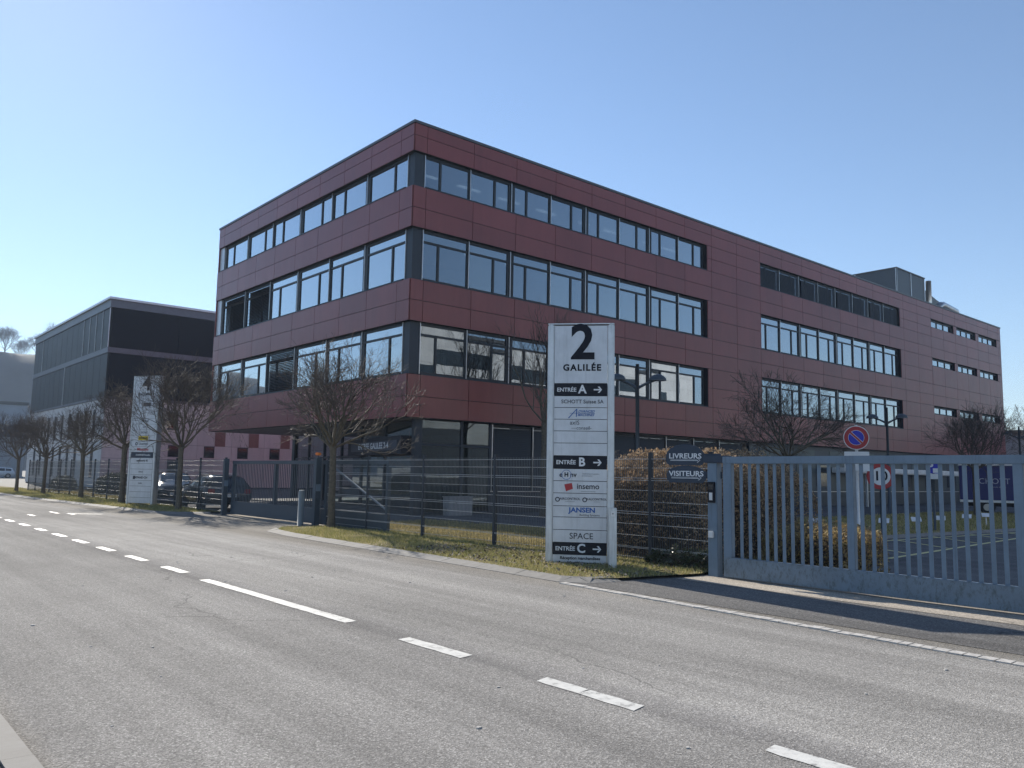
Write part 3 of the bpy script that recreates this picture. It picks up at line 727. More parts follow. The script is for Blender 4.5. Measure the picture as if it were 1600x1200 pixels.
guide = MB().box(-.014, .014, -.03, .012, 0, 1); gm = guide.mesh('guide_rail', 'bright_metal')
post_m = MB().box(-.10, .10, -.0, .08, 0, 1).mesh('mullion_post', 'anthracite_frame')
for ri, (z0, z1) in enumerate(((Z[1], Z[2]), (Z[3], Z[4]), (Z[5], Z[6]))):
    zz0 = z0 + .04; hh = z1 - z0 - .045; tr = 0 if ri == 2 else .23
    for si, (a0, a1) in enumerate((SA, SB)):
        n_ = 8; pw = (a1 - a0 - .02) / n_
        for i in range(n_):
            lo_ = a0 + i * pw; sp_ = .35 if i % 2 == 0 else .62
            bl = R(72) if (si == 1 and ri == 2) else None
            ww = pw - (.13 if i % 2 == 1 else .02) - (.11 if i % 2 == 0 and i else 0); xo = lo_ + (.11 if i % 2 == 0 and i else .01)
            wo = add_window(bld, (xo, .15, zz0), 0, ww, hh, sp_, tr, bl)
            if ri == 1 or (ri == 0 and (i * 7 + si * 3) % 5 < 2) or (ri == 2 and si == 0 and i in (3, 6)):
                dz = (.23 if tr else .0) * hh + (0 if ri == 1 and i % 3 else ((i * 5 + ri * 3) % 4) * .12 * hh)
                if dz > .05: MB().box(.07, ww - .07, .16, .17, hh - .1 - dz, hh - .1).build('roller_blind', 'ceiling_white', wo)
    # left side: six bays
    pw = (18.68 - .57) / 6
    for i in range(6):
        v1 = .57 + (i + 1) * pw                    # local x runs towards -y
        first = i % 2 == 0
        sp_ = .66 if first else .36
        bl = R(38) if (ri == 1 and i >= 4) or (ri == 0 and i == 3) else None
        ww = pw - .14; add_window(bld, (.15, v1 - (.12 if first else .02), zz0), R(-90), ww, hh, sp_, tr, bl)
for ri, (z0, z1) in enumerate(((Z[1], Z[2]), (Z[3], Z[4]), (Z[5], Z[6]))):
    for si, (a0, a1) in enumerate((SA, SB)):
        pw = (a1 - a0 - .02) / 8
        for i in range(8):
            x = a0 + i * pw + (.02 if i == 0 else 0)
            for dx in ((-.05, .05) if (i % 2 == 0 and i) else (0,)):
                o = obj('guide_rail', gm, bld, (x + dx, .13, z0 + .04)); o.scale = (1, 1, z1 - z0 - .045)
                break
    pw = (18.68 - .57) / 6
    for i in range(6):
        o = obj('guide_rail', gm, bld, (.13, .57 + i * pw, z0 + .04), R(-90)); o.scale = (1, 1, z1 - z0 - .045)
# dark posts between window pairs
_pc = {}
def post_part(x0, x1, y0, y1, z0, z1):
    key = tuple(round(q, 3) for q in (x1 - x0, y1 - y0, z1 - z0))
    if key not in _pc: _pc[key] = MB().box(0, x1 - x0, 0, y1 - y0, 0, z1 - z0).mesh('mullion_post', 'anthracite_frame')
    obj('mullion_post', _pc[key], bld, (x0, y0, z0))
for ri, (z0, z1) in enumerate(((Z[1], Z[2]), (Z[3], Z[4]), (Z[5], Z[6]))):
    for a0, a1 in (SA, SB):
        pw = (a1 - a0 - .02) / 8
        for i in range(2, 8, 2): post_part(a0 + i * pw - .12, a0 + i * pw + .10, .16, .26, z0 + .04, z1 - .002)
    pw = (18.68 - .57) / 6
    for i in range(1, 6): post_part(.16, .26, .57 + i * pw - .12, .57 + i * pw + .02, z0 + .04, z1 - .002)
for wi in range(3):
    zc = {0: (6.62, 7.22), 1: (10.25, 10.86), 2: (13.2, 13.82)}[wi]
    for a0, a1 in SC: add_window(bld, (a0 + .02, .13, zc[0] + .01), 0, a1 - a0 - .04, zc[1] - zc[0] - .02, (.34, .64), 0)

# ground floor
gf = bld
so = MB(); so.box(.305, UW - .05, .305, VW - .02, Z[0] - .0, Z[0] + .04); so.build('soffit', 'soffit', bld)
G0 = Vector((.80, .35)); G1 = Vector((5.0, 19.0)); gd = (G1 - G0).normalized(); gang = math.atan2(gd.y, gd.x)
# lobby glazing on the slanted side: wall along G0->G1, thing-local frame x along wall from G1 to G0 (viewer's right)
def wall_pt(s): return G0 + gd * s
gl_ = MB(); fr = MB(); L_ = (G1 - G0).length
lobby = obj('lobby_glazing', None, bld, (G1.x, G1.y, 0), gang + math.pi) if False else None
k = MB(); kf = MB(); s = 0; stations = [0, 3.1, 6.2, 9.3, 12.4, 15.5, L_]
for a, b_ in zip(stations, stations[1:]):
    kf.box(b_ - .06, b_ + .06, -.06, .10, 0, Z[0] - .003)
    k.box(a + .07, b_ - .07, 0, .012, .12, 2.22); k.box(a + .07, b_ - .07, 0, .012, 2.34, Z[0] - .05)
    kf.box(a + .062, b_ - .062, -.03, .06, 2.23, 2.33); kf.box(a + .062, b_ - .062, -.03, .06, .02, .11)
o = kf.build('lobby_frame', 'anthracite', bld, loc=(G1.x, G1.y, 0), rz=gang + math.pi)
p = k.build('lobby_pane', 'lobby_glass', bld, loc=(G1.x, G1.y, 0), rz=gang + math.pi)
MB().box(.62, .95, .28, .52, 0, Z[0] - .002).build('corner_column', 'anthracite', bld)
MB().box(4.86, 5.16, 18.9, 19.2, 0, Z[0] - .002).build('end_column', 'anthracite', bld)
# front glazing right of the corner column
k = MB(); kf = MB()
for a, b_ in ((.96, 2.9), (2.9, 4.35)):
    k.box(a + .06, b_ - .06, .40, .412, .12, 2.6); k.box(a + .06, b_ - .06, .40, .412, 2.72, Z[0] - .05)
    kf.box(b_ - .05, b_ + .05, .36, .46, 0, Z[0] - .003); kf.box(a + .0, b_ - .051, .37, .45, 2.61, 2.71); kf.box(a, b_ - .051, .37, .45, .02, .11)
kf.build('lobby_frame', 'anthracite', bld); k.build('lobby_pane', 'lobby_glass', bld)
dm = MB(); dm.box(2.1, 3.55, .52, .54, .12, 2.6); dm.build('frosted_panel', 'teal_cladding', bld)
# inner lobby floor and back wall
MB().box(1.2, UW - .5, .5, VW - 1, .02, .06).build('lobby_floor', 'interior_floor', bld)
MB().box(9.0, 9.2, 1, VW - 1.2, .07, Z[0] - .01).build('lobby_wall', 'interior_wall', bld)
# entrance canopy with lettering
s0, s1 = L_ - 7.0, L_ - .35
cn = obj('canopy', MB().box(s0, s1, -.55, -.07, 2.28, 2.98).mesh('canopy', 'plate_black'), bld, (G1.x, G1.y, 0), gang + math.pi)
obj('sign_plate', MB().box(s0 + .5, s1 - .35, -.575, -.553, 2.44, 2.82).mesh('sign_plate', 'ink_grey'), cn)
text('ENTREE GALILEE 2-4', .34, 'ink_white', cn, (s0 + s1) / 2 + .1, 2.63, -.578, bold=.006, sx=1.25)
# ground floor louvred windows on the long side
xg = 4.45; pw = 2.235
nav = MB(); nav.box(4.40, UW - .1, .42, .60, 0, .86); nav.box(23.0, UW - .1, .42, .6, .90, Z[0] - .004); nav.build('plinth_cladding', 'navy_cladding', bld)
MB().box(4.40, UW - .1, .36, .44, .865, .895).build('plinth_rail', 'bright_metal', bld)
for i in range(8):
    x = xg + i * pw; a = add_window(bld, (x + .03, .46, .90), 0, pw - .06, Z[0] - .95, .5, 0, R(78) if i != 0 else R(70))
    o = obj('guide_rail', gm, bld, (x, .38, .9)); o.scale = (1.3, 1, Z[0] - .92)
for i in range(9):
    x = 24 + i * 3.9; MB().box(x, x + 2.1, .395, .415, .95, Z[0] - .25).build('wall_panel', 'teal_cladding', bld)
for i in range(7):
    x = 26.3 + i * 3.9; MB().box(x, x + 1.2, .39, .41, 1.2, 2.5).build('dark_window', 'glass_dark', bld)
# white canopy over the far entrance
k = MB(); k.box(31.8, 49.2, -1.6, .30, 2.05, 2.38); k.build('entrance_canopy', 'white_paint', bld, bevel=.05)
for x in (33, 38.5, 44, 48.8): MB().box(x - .06, x + .06, -1.4, -1.28, 0, 2.045).build('canopy_post', 'aluminium', bld)
# rooftop plant room, vent pipe and ducts
def pent(x0, x1, y0, y1, z0, z1, name):
    k = MB(); k.box(x0, x1, y0, y1, z0, z1 - .08); o = k.build(name, 'lamp_grey', bld)
    t = MB()
    for x in (x0, (x0 + x1) / 2, x1):
        t.box(x - .05, x + .05, y0 - .05, y0 - .003, z0, z1 - .081)
    t.box(x0 - .05, x0 - .003, y0 - .05, y0 + .05, z0, z1 - .081); t.box(x0 - .05, x0 - .003, y1 - .3, y1 - .2, z0, z1 - .081)
    t.build('corner_trim', 'bright_metal', o); MB().box(x0 - .08, x1 + .08, y0 - .08, y1 + .08, z1 - .079, z1).build('roof_edge', 'roof_trim_metal', o)
pent(47.4, 52.5, 2.7, 6.3, 14.4, 18.45, 'plant_room'); pent(47.0, 51.0, 6.5, 11.6, 14.4, 18.2, 'plant_room')
MB().tube([(53.9, 2.9, 14.5), (53.9, 2.9, 18.45)], .22, 14).build('vent_pipe', 'bright_metal', bld, True)
MB().tube([(56.2, 3.1, 14.4), (56.2, 3.1, 16.4), (56.6, 3.1, 16.85), (57.2, 3.1, 16.95), (60.0, 3.1, 16.75), (60.5, 3.1, 16.3), (60.5, 3.1, 14.5)], .27, 12).build('duct', 'bright_metal', bld, True)
k = MB(); k.plate([(53.0, 14.5), (60.6, 14.5), (60.6, 16.95), (57.3, 17.45), (54.9, 17.95), (53.0, 18.1)], 3.6, 7.5)
k.build('sloped_screen', 'roof_trim_metal', bld)

# ================================================================== BLACK OFFICE BUILDING
bx, by = 16.75, 65.8
bb = thing('black_office_building', 'boxy office block with black mesh screens over a pale pink ground floor', 'building', (bx, by, 0))
W2, D2 = 46.0, 26.3
k = MB(); k.box(.05, W2, .05, D2, 0, 14.1); k.build('wall', 'dark_backing', bb)
t = MB(); t.box(-.25, W2 + .1, -.25, D2 + .1, 14.25, 14.42); t.build('roof_edge', 'aluminium', bb)
t = MB(); t.box(-.12, W2, -.12, D2, 13.65, 14.245); t.box(-.10, W2, -.10, D2, 10.2, 10.60); t.box(-.10, W2, -.10, D2, 6.72, 6.90); t.build('floor_band', 'band_metal', bb)
k = MB()
for z0, z1 in ((6.91, 10.19), (10.63, 13.64)):
    for i in range(8): k.box(.05 + i * 5.0, .05 + (i + 1) * 5.0 - .03, -.04, .04, z0, z1)
k.build('front_screen', 'black_mesh_screen', bb)
k = MB(); nseg = 14
for z0, z1 in ((6.91, 10.19), (10.63, 13.64)):
    for i in range(nseg): k.box(-.04, .04, .1 + i * D2 / nseg, .1 + (i + 1) * D2 / nseg - .05, z0, z1)
k.build('side_screen', 'grey_mesh_screen', bb)
def rail(*a): MB().box(*a).build('screen_rail', 'aluminium', bb)
for i in (0, 1, 2, 3, 4, 12): rail(-.09, -.045, .1 + i * D2 / nseg - .04, .1 + i * D2 / nseg + .01, 10.63, 13.64)
rail(-.09, -.045, .1 + 7 * D2 / nseg - .05, .1 + 7 * D2 / nseg + .01, 6.91, 10.19); rail(12.6, 12.70, -.09, -.045, 10.63, 13.64)
# ground floor cladding: pink front, white side, windows
k = MB(); oc = MB(); 
wins = [(4.75, 5.65, 2.5, 3.42), (7.55, 8.4, 2.5, 3.42), (10.3, 11.2, 2.5, 3.42), (13.1, 14.0, 2.5, 3.42), (16.0, 16.9, 2.5, 3.42), (4.75, 5.7, .2, 2.3), (4.6, 5.4, 4.6, 6.0), (11.25, 12.1, 4.62, 5.3), (14.05, 14.9, 4.62, 5.3)]
orr = [(11.25, 12.1, 3.45, 4.6), (14.05, 14.9, 3.45, 4.6), (8.4, 9.25, 3.45, 4.6)]
k.box(.0, 18.3, -.03, .045, 4.62 + .7, 6.70); x = 0
cellsx = [i * 1.4 for i in range(14)]
for i, x in enumerate(cellsx):
    k.box(x + .01, x + 1.39, -.03, .045, 3.46, 4.61 + .69); k.box(x + .01, x + 1.39, -.03, .045, 2.31, 3.44); k.box(x + .01, x + 1.39, -.03, .045, .15, 2.29)
k.build('pink_wall', 'pink_cladding', bb)
wf = MB().box(0, 1, -.05, -.033, 0, 1).mesh('window', 'anthracite'); wp = MB().box(.08, .92, -.06, -.051, .08, .92).mesh('pane', 'glass_dark')
for a, b_, c, d in wins:
    o = obj('window', wf, bb, (a, 0, c)); o.scale = (b_ - a, 1, d - c); obj('pane', wp, o)
for a, b_, c, d in orr: MB().box(a, b_, -.048, -.031, c, d).build('orange_panel', 'orange_cladding', bb)
k = MB(); k.box(-.03, .045, .0, D2, .1, 6.70); k.build('white_wall', 'white_cladding', bb)
for i in range(9):
    yy = 2.2 + i * 2.55
    for c, d in ((.8, 3.3), (3.9, 6.0)):
        o = obj('window', MATS and wf, bb, (0, yy + .7, c), R(-90)); o.scale = (.7, 1, d - c); obj('pane', wp, o)

# far left warehouses and beyond
def warehouse(label, x, y_, w_, d_, h_, base_h, rz):
    t = thing('warehouse', label, 'building', (x, y_, 0), rz)
    MB().box(0, w_, 0, d_, 0, h_).build('wall', 'warehouse_white', t)
    MB().box(-.15, w_ + .15, -.15, d_ + .15, h_ + .003, h_ + .45).build('roof', 'roof_trim_metal', t)
    wm = MB().box(0, 1, -.08, -.004, 0, 1).mesh('window', 'warehouse_dark')
    for i in range(int(w_ // 6)):
        o = obj('window', wm, t, (1.2 + i * 6, 0, 1.2)); o.scale = (4.2, 1, base_h)
    MB().box(.4, w_ - .4, -.06, -.003, h_ * .55, h_ * .72).build('window_band', 'warehouse_dark', t)
warehouse('pale warehouse with a dark window band at the left edge behind the white car', 2, 142, 23, 30, 10.6, 4.2, R(-8))
warehouse('low beige shed between the pale warehouse and the black building', 26.5, 128, 20, 12, 6.2, 2.6, R(-8))
warehouse('low pale industrial hall seen past the right end of the red building', 96, 8, 40, 30, 6.5, 2.5, R(10))
# invented neighbour behind the photographer, added for the windows to mirror
nb = thing('white_office_building', 'unseen pale panelled office block across the car park, mirrored in the first floor windows', 'building', (12, -42, 0))
k = MB()
for j in range(12):
    for i in range(26): k.box(i * 3 + .01, i * 3 + 2.99, 24.0, 24.05, j * 1.35 + .01, j * 1.35 + 1.34)
k.build('cladding', 'white_cladding', nb); MB().box(0, 78, 4, 23.99, 0, 16.2).build('wall', 'warehouse_white', nb); MB().box(.5, 77.5, 24.06, 24.10, .3, 6.2).build('added_dark_front', 'warehouse_dark', nb); MB().box(-.3, 78.3, 3.7, 24.3, 16.21, 16.6).build('roof', 'roof_trim_metal', nb)  # dark lower front is added to darken what the lobby glass reflects
wb = MB().box(0, 72, 24.055, 24.09, 0, 1.6).mesh('window', 'glass_dark')
for z in (11.6,): obj('window', wb, nb, (3, 0, z))

# ================================================================== FENCES
post_me = MB().box(-.03, .03, -.035, .035, -.02, 1.95).mesh('post', 'anthracite'); cap_me = MB().box(-.034, .034, -.039, .039, 1.951, 1.968).mesh('post_cap', 'anthracite')
def fence(label, x, ys, top=1.92, x1=None, dens=.05):
    x1 = x if x1 is None else x1; ya, yb = ys[0], ys[-1]
    t = thing('mesh_fence', label, 'fence', (x, ya, 0)); fx = lambda y_: (x1 - x) * (y_ - ya) / (yb - ya)
    for y_ in ys:
        p = obj('post', post_me, t, (fx(y_), y_ - ya, .03)); obj('post_cap', cap_me, p)
    for a, b_ in zip(ys, ys[1:]):
        v = MB(); h = MB(); y_ = a + .05
        while y_ < b_ - .03:
            v.box(fx(y_) - .0225, fx(y_) - .0165, y_ - ya - .0033, y_ - ya + .0033, .10, top + .03); y_ += dens
        zs = [.14, .30, .32, .52, .72, .90, .94, 1.12, 1.32, 1.50, 1.54, 1.72, 1.88]
        for z in zs:
            fold = -.028 if z in (.30, .32, .90, .94, 1.50, 1.54, 1.88) else -.014
            h.tube([(fx(a) + fold, a - ya + .03, z), (fx(b_) + fold, b_ - ya - .03, z)], .0042, 5, False)
        m_ = v.build('mesh_panel', 'mesh_wire', t); h.build('line_wires', 'mesh_wire_glint', m_)
fence('dark wire mesh fence running behind the roadside trees left of the smaller gate', 11.3, [28.4, 30.78, 33.3, 35.6, 37.9, 40.2, 42.6, 44.94, 47.3, 49.6, 51.93, 54.3, 56.0, 58.0, 60.0], 1.90, 11.1, .06)
fence('dark wire mesh fence between the two gates, behind the tall sign marked 2', 11.45, [8.15, 9.42, 11.6, 13.7, 16.37, 18.9, 21.05], 1.90, 11.35)

# ================================================================== GATES
def gate(name, label, x, ya, yb, mat, bars, z0, ztop, stile_w, bar_w, board_h, extra=None, thin=.03):
    t = thing(name, label, 'gate', (x, ya, 0))
    D = lambda y_: y_ - ya
    k = MB(); k.box(-.035, .035, D(yb), D(ya), z0, z0 + board_h) if False else k.box(-.045, .045, 0, yb - ya, z0, z0 + board_h)
    k.build('base_board', 'gate_board' if mat == 'gate_blue' else mat, t, bevel=.006)
    MB().box(-.05, .05, 0, yb - ya, ztop - .11, ztop).build('top_rail', mat, t, bevel=.006)
    for y_, w_ in extra: MB().box(-.046, .046, D(y_) - w_ / 2, D(y_) + w_ / 2, z0 + board_h + .001, ztop - .111).build('stile', mat, t, bevel=.004)
    bm_ = MB().box(-thin / 2, thin / 2, -bar_w / 2, bar_w / 2, z0 + board_h + .001, ztop - .111).mesh('bar', mat)
    for y_ in bars: obj('bar', bm_, t, (0, D(y_), 0))
    return t
bars = [7.31, 7.16, 7.01, 6.87, 6.73, 6.59, 6.45, 6.3, 6.16, 6.02, 5.87, 5.73, 5.40, 5.25, 5.10, 4.96, 4.80, 4.66, 4.51, 4.36, 4.22, 4.07, 3.93, 3.78, 3.64]
bars2 = [3.30 - .148 * i for i in range(12)]
gR = gate('sliding_gate', 'large blue grey sliding gate with flat vertical bars on a deep stained base board', 11.05, 1.35, 7.62, 'gate_blue', bars + bars2, .04, 1.90, .1, .052, .30, [(7.54, .15), (5.55, .10), (3.46, .11), (1.42, .12)], .012)
k = MB(); k.box(-.07, .07, -.09, .09, 0, 1.80); gp = thing('gate_post', 'blue grey gate post carrying a small intercom box beside the signs', 'post', (11.12, 7.85, 0))
k.build('post_body', 'gate_blue', gp, bevel=.006); MB().box(-.095, .06, -.28, .16, 1.803, 1.92).build('catch_housing', 'sign_navy', gp, bevel=.008)
ic = MB().box(-.105, -.072, -.065, .065, 1.17, 1.50).build('intercom', 'plate_black', gp, bevel=.006)
MB().box(-.112, -.1055, -.03, .03, 1.21, 1.33).build('call_plate', 'sign_white', ic); MB().box(-.109, -.1055, -.045, .045, 1.38, 1.47).build('camera_window', 'glass_dark', ic)
MB().box(-.115, -.072, -.035, .055, .62, .72).build('junction_box', 'white_paint', gp, bevel=.006)
bars = [21.55 + .1225 * i for i in range(51)]
gL = gate('sliding_gate', 'dark slate sliding gate with thin bars closing the left driveway', 11.4, 17.9, 27.95, 'gate_dark', [b_ for b_ in bars if b_ < 27.7], .06, 1.88, .1, .026, .44, [(27.85, .16), (21.2, .12), (24.55, .10), (17.96, .1)], .018)
# counterweight tail with diagonal brace behind the fence
MB().tube([(0, 3.1, 1.75), (0, .15, .62)], .03, 8).build('brace', 'gate_blue', gL)
for y_, l in ((28.12, 'dark gate post at the left end of the smaller gate'), (21.42, 'dark gate post topped by a small orange beacon beside the smaller gate')):
    p = thing('gate_post', l, 'post', (11.2, y_, 0)); MB().box(-.08, .08, -.08, .08, 0, 1.95).build('post_body', 'gate_dark', p, bevel=.006)
    if y_ < 22: MB().box(-.06, .06, -.09, .09, 2.02, 2.10).build('beacon', 'orange_plastic', p, bevel=.02); MB().box(-.02, .02, -.02, .02, 1.951, 2.02).build('beacon_stem', 'gate_dark', p)
    MB().box(-.07, .07, -.09, -.081, 1.0, 1.2).build('catch_plate', 'gate_blue', p)
# bollard and meter post
b = thing('bollard', 'round grey green metal bollard in front of the smaller gate', 'bollard', (10.95, 21.85, 0))
MB().tube([(0, 0, 0), (0, 0, .98), (0, 0, 1.0)], [.085, .085, .07], 16).build('shaft', 'bollard_metal', b, True); MB().tube([(0, 0, 1.001), (0, 0, 1.02)], .075, 16).build('cap', 'aluminium', b)
b = thing('key_post', 'slim pale key post at the right foot of the tall sign marked 2', 'post', (10.27, 9.27, 0), R(-45))
MB().box(-.065, .065, -.05, .05, 0, 1.04).build('post_body', 'aluminium', b, bevel=.006); MB().box(-.035, .035, -.058, -.051, .90, .99).build('lock_plate', 'sign_white', b); MB().tube([(0, -.0585, .945), (0, -.064, .945)], .010, 8).build('keyhole', 'ink_black', b)

# ================================================================== PYLON SIGNS
def pylon(name, label, loc, rz, W, Htot, T):
    t = thing(name, label, 'sign', loc, rz)
    pw = .115
    for sx in (-1, 1):
        cx = sx * (W / 2 - pw / 2)
        MB().box(cx - pw / 2, cx + pw / 2, -T / 2, T / 2, .0, Htot - .02).build('side_post', 'aluminium', t, bevel=.02)
    MB().box(-W / 2 + pw + .012, W / 2 - pw - .012, -T / 2 + .05, T / 2 - .05, .10, Htot - .05).build('core', 'ink_black', t)
    MB().box(-W / 2 + .004, W / 2 - .004, -T / 2 + .01, T / 2 - .01, Htot - .018, Htot).build('top_cap', 'aluminium', t)
    return t
def plate(t, W, T, z0, z1, mat='plate_silver', name='name_plate'):
    return MB().box(-W / 2 + .122, W / 2 - .122, -T / 2 + .012, -T / 2 + .045, z0 + .005, z1 - .005).build(name, mat, t)
def arrow(p, x, z, s, y_, mat='ink_white'):
    k = MB(); k.box(x - s, x + s * .55, y_ - .002, y_, z - s * .17, z + s * .17)
    for sg in (1, -1):
        k.plate([(x + s, z), (x + s * .62, z), (x - s * .05, z + sg * s * .72), (x + s * .38, z + sg * s * .78)][::sg], y_ - .004, y_ - .0022)
    k.build('arrow', mat, p)
PW, PT = 1.17, .17
P2 = pylon('pylon_sign', 'tall aluminium directory sign headed 2 GALILÉE on the near verge', (10.26, 10.02, .0), R(-49), PW, 4.24, PT)
zl = [3.17, 2.95, 2.745, 2.54, 2.335, 2.125, 1.905, 1.68, 1.47, 1.26, 1.04, .85, .635, .42, .215, .01]
ty = -PT / 2 + .009
hp = plate(P2, PW, PT, 3.17, 4.20, name='header_plate')
text('2', .86, 'ink_black', hp, 0.03, 3.875, ty, bold=.022); text('GALILÉE', .155, 'ink_black', hp, .02, 3.445, ty, bold=.006, spacing=1.22)
def entree(t, L, z0, z1, W=PW, T=PT, k=1):
    p = plate(t, W, T, z0, z1, 'plate_black', 'direction_plate'); zc = (z0 + z1) / 2; y_ = -T / 2 + .009
    text('ENTRÉE', .098 * k, 'ink_white', p, -.115 * k, zc - .005, y_, align='RIGHT' if False else 'CENTER', bold=.002).location.x = -.245
    text(L, .205 * k, 'ink_white', p, .03, zc, y_, bold=.006); arrow(p, .30, zc, .072 * k, y_)
entree(P2, 'A', zl[1], zl[0]); entree(P2, 'B', zl[7], zl[6]); entree(P2, 'C', zl[14], zl[13])
pl = {i: plate(P2, PW, PT, zl[i + 1], zl[i]) for i in (1, 2, 3, 4, 5, 7, 8, 9, 10, 11, 12, 14)}
zc = lambda i: (zl[i] + zl[i + 1]) / 2
text('SCHOTT Suisse SA', .092, 'ink_grey', pl[1], .03, zc(1), ty, bold=.0012)
text('DVANCED', .06, 'ink_blue', pl[2], .10, zc(2) + .035, ty, shear=.4, bold=.001); text('MACHINES', .058, 'ink_blue', pl[2], .09, zc(2) - .028, ty, shear=.4, bold=.001)
k = MB(); k.plate([(-.22, zc(2) - .085), (-.20, zc(2) - .085), (-.055, zc(2) + .08), (-.07, zc(2) + .08)], ty - .002, ty); k.plate([(-.07, zc(2) + .08), (-.055, zc(2) + .08), (-.065, zc(2) - .06), (-.08, zc(2) - .06)], ty - .0045, ty - .0025)
k.plate([(-.19, zc(2) - .0), (.25, zc(2) - .0), (.25, zc(2) + .006), (-.19, zc(2) + .006)], ty - .007, ty - .005); k.build('emblem', 'ink_blue', pl[2])
text('axIS', .105, 'ink_grey', pl[3], -.10, zc(3) + .04, ty); text('—conseil-', .085, 'ink_grey', pl[3], .02, zc(3) - .05, ty)
text('e', .12, 'ink_black', pl[7], -.33, zc(7), ty, bold=.002); text('H', .10, 'ink_black', pl[7], -.235, zc(7), ty, bold=.004); text('nv', .12, 'ink_black', pl[7], -.115, zc(7), ty, bold=.002)
def ring(x, z, r0, r1, mat, p, name='emblem', n_=22, y_=ty):
    k = MB()
    for i in range(n_):
        a, b_ = 2 * math.pi * i / n_, 2 * math.pi * (i + 1) / n_
        k.quad(*[(x + q * math.cos(w_), y_ - .002, z + q * math.sin(w_)) for q, w_ in ((r0, a), (r1, a), (r1, b_), (r0, b_))])
    return k.build(name, mat, p)
ring(-.235, zc(7), .078, .086, 'ink_blue', pl[7])
text('Établissements Hospitaliers', .026, 'ink_faint', pl[7], .19, zc(7) + .02, ty); text('du Nord Vaudois', .026, 'ink_faint', pl[7], .12, zc(7) - .015, ty)
k = MB(); k.plate([(-.27, zc(8) + .045), (-.14, zc(8) + .07), (-.12, zc(8) - .03), (-.24, zc(8) - .075)][::-1], ty - .002, ty); k.build('emblem', 'ink_red', pl[8])
text('insemo', .135, 'ink_black', pl[8], .14, zc(8) + .012, ty, bold=.0015); text('solutions and consulting', .026, 'ink_faint', pl[8], .14, zc(8) - .07, ty)
ring(-.385, zc(9), .025, .042, 'ink_grey', pl[9]); ring(.085, zc(9), .025, .042, 'ink_grey', pl[9])
text('AIRCONTROL', .056, 'ink_grey', pl[9], -.17, zc(9) + .012, ty, bold=.0008); text('KALCONTROL', .052, 'ink_grey', pl[9], .29, zc(9) + .012, ty, bold=.0008)
text('conditionnement', .024, 'ink_faint', pl[9], -.17, zc(9) - .03, ty); text('surveillance', .024, 'ink_faint', pl[9], .29, zc(9) - .03, ty)
text('JANSEN', .115, 'ink_blue', pl[10], .04, zc(10) + .025, ty, bold=.004, sx=1.15); text('Building Systems', .052, 'ink_grey', pl[10], .17, zc(10) - .055, ty)
text('SPACE', .145, 'ink_black', pl[12], .03, zc(12), ty)
text('Réception marchandises', .070, 'ink_black', pl[14], .01, zc(14) + .045, ty, bold=.002); text('Rezeption Warenannahme', .068, 'ink_black', pl[14], .01, zc(14) - .035, ty, bold=.002)
# rain dirt on the header is in the material grime

P4W = 1.42
P4 = pylon('pylon_sign', 'tall aluminium directory sign headed 4 beside the far driveway, crossed by bare twigs', (10.85, 36.05, .03), R(-61), P4W, 5.42, .3)
ty = -.15 + .009; hp = plate(P4, P4W, .3, 4.55, 5.38, name='header_plate'); text('4', .88, 'ink_black', hp, .02, 5.08, ty, bold=.022); text('DALEMBERT', .15, 'ink_black', hp, .02, 4.64, ty, bold=.004)
z = 4.55; names = ['', ('B', 'plate'), '', '', 'TITAN', 'tmf', 'SIGNIS', ('Y', 'COMPASS'), 'Quadrigo', ('R', 'Mitutoyo'), ('K', 'BOURNE/Transfer'), 'network 41', '', 'ESPACE', 'EXPAND·CH', 'AUREL', '', '', '']
hgt = 4.45 / len(names)
for i, nme in enumerate(names):
    z1 = z - i * hgt; z0 = z1 - hgt; kd = nme[0] if isinstance(nme, tuple) else ''
    p = plate(P4, P4W, .3, z0, z1, 'sign_navy' if kd == 'K' else 'plate_silver', 'name_plate'); s = nme[1] if kd else nme; c = (z0 + z1) / 2
    if kd == 'Y':
        MB().box(-.25, .27, ty - .003, ty, c - .09, c + .09).build('emblem', 'ink_yellow', p); text(s, .10, 'ink_black', p, .02, c, ty - .004, bold=.004)
    elif kd == 'B': MB().box(-.10, .30, ty - .003, ty, c - .08, c + .08).build('emblem', 'ink_grey', p)
    elif kd == 'R': text(s, .165, 'ink_red', p, .02, c, ty, bold=.006)
    elif kd == 'K': text(s, .10, 'ink_white', p, .06, c, ty, bold=.001)
    elif s: text(s, .13 if i not in (13, 15) else .07, 'ink_black' if i in (4, 11, 14) else 'ink_grey', p, .04 if i < 13 else .0, c, ty, bold=.003 if i in (4, 11, 14) else .001)
    if i == 8: ring(-.33, c, .035, .07, 'ink_grey', p, y_=ty)
    if i == 14: MB().box(-.40, -.28, ty - .003, ty, c - .07, c + .07).build('emblem', 'ink_grey', p)

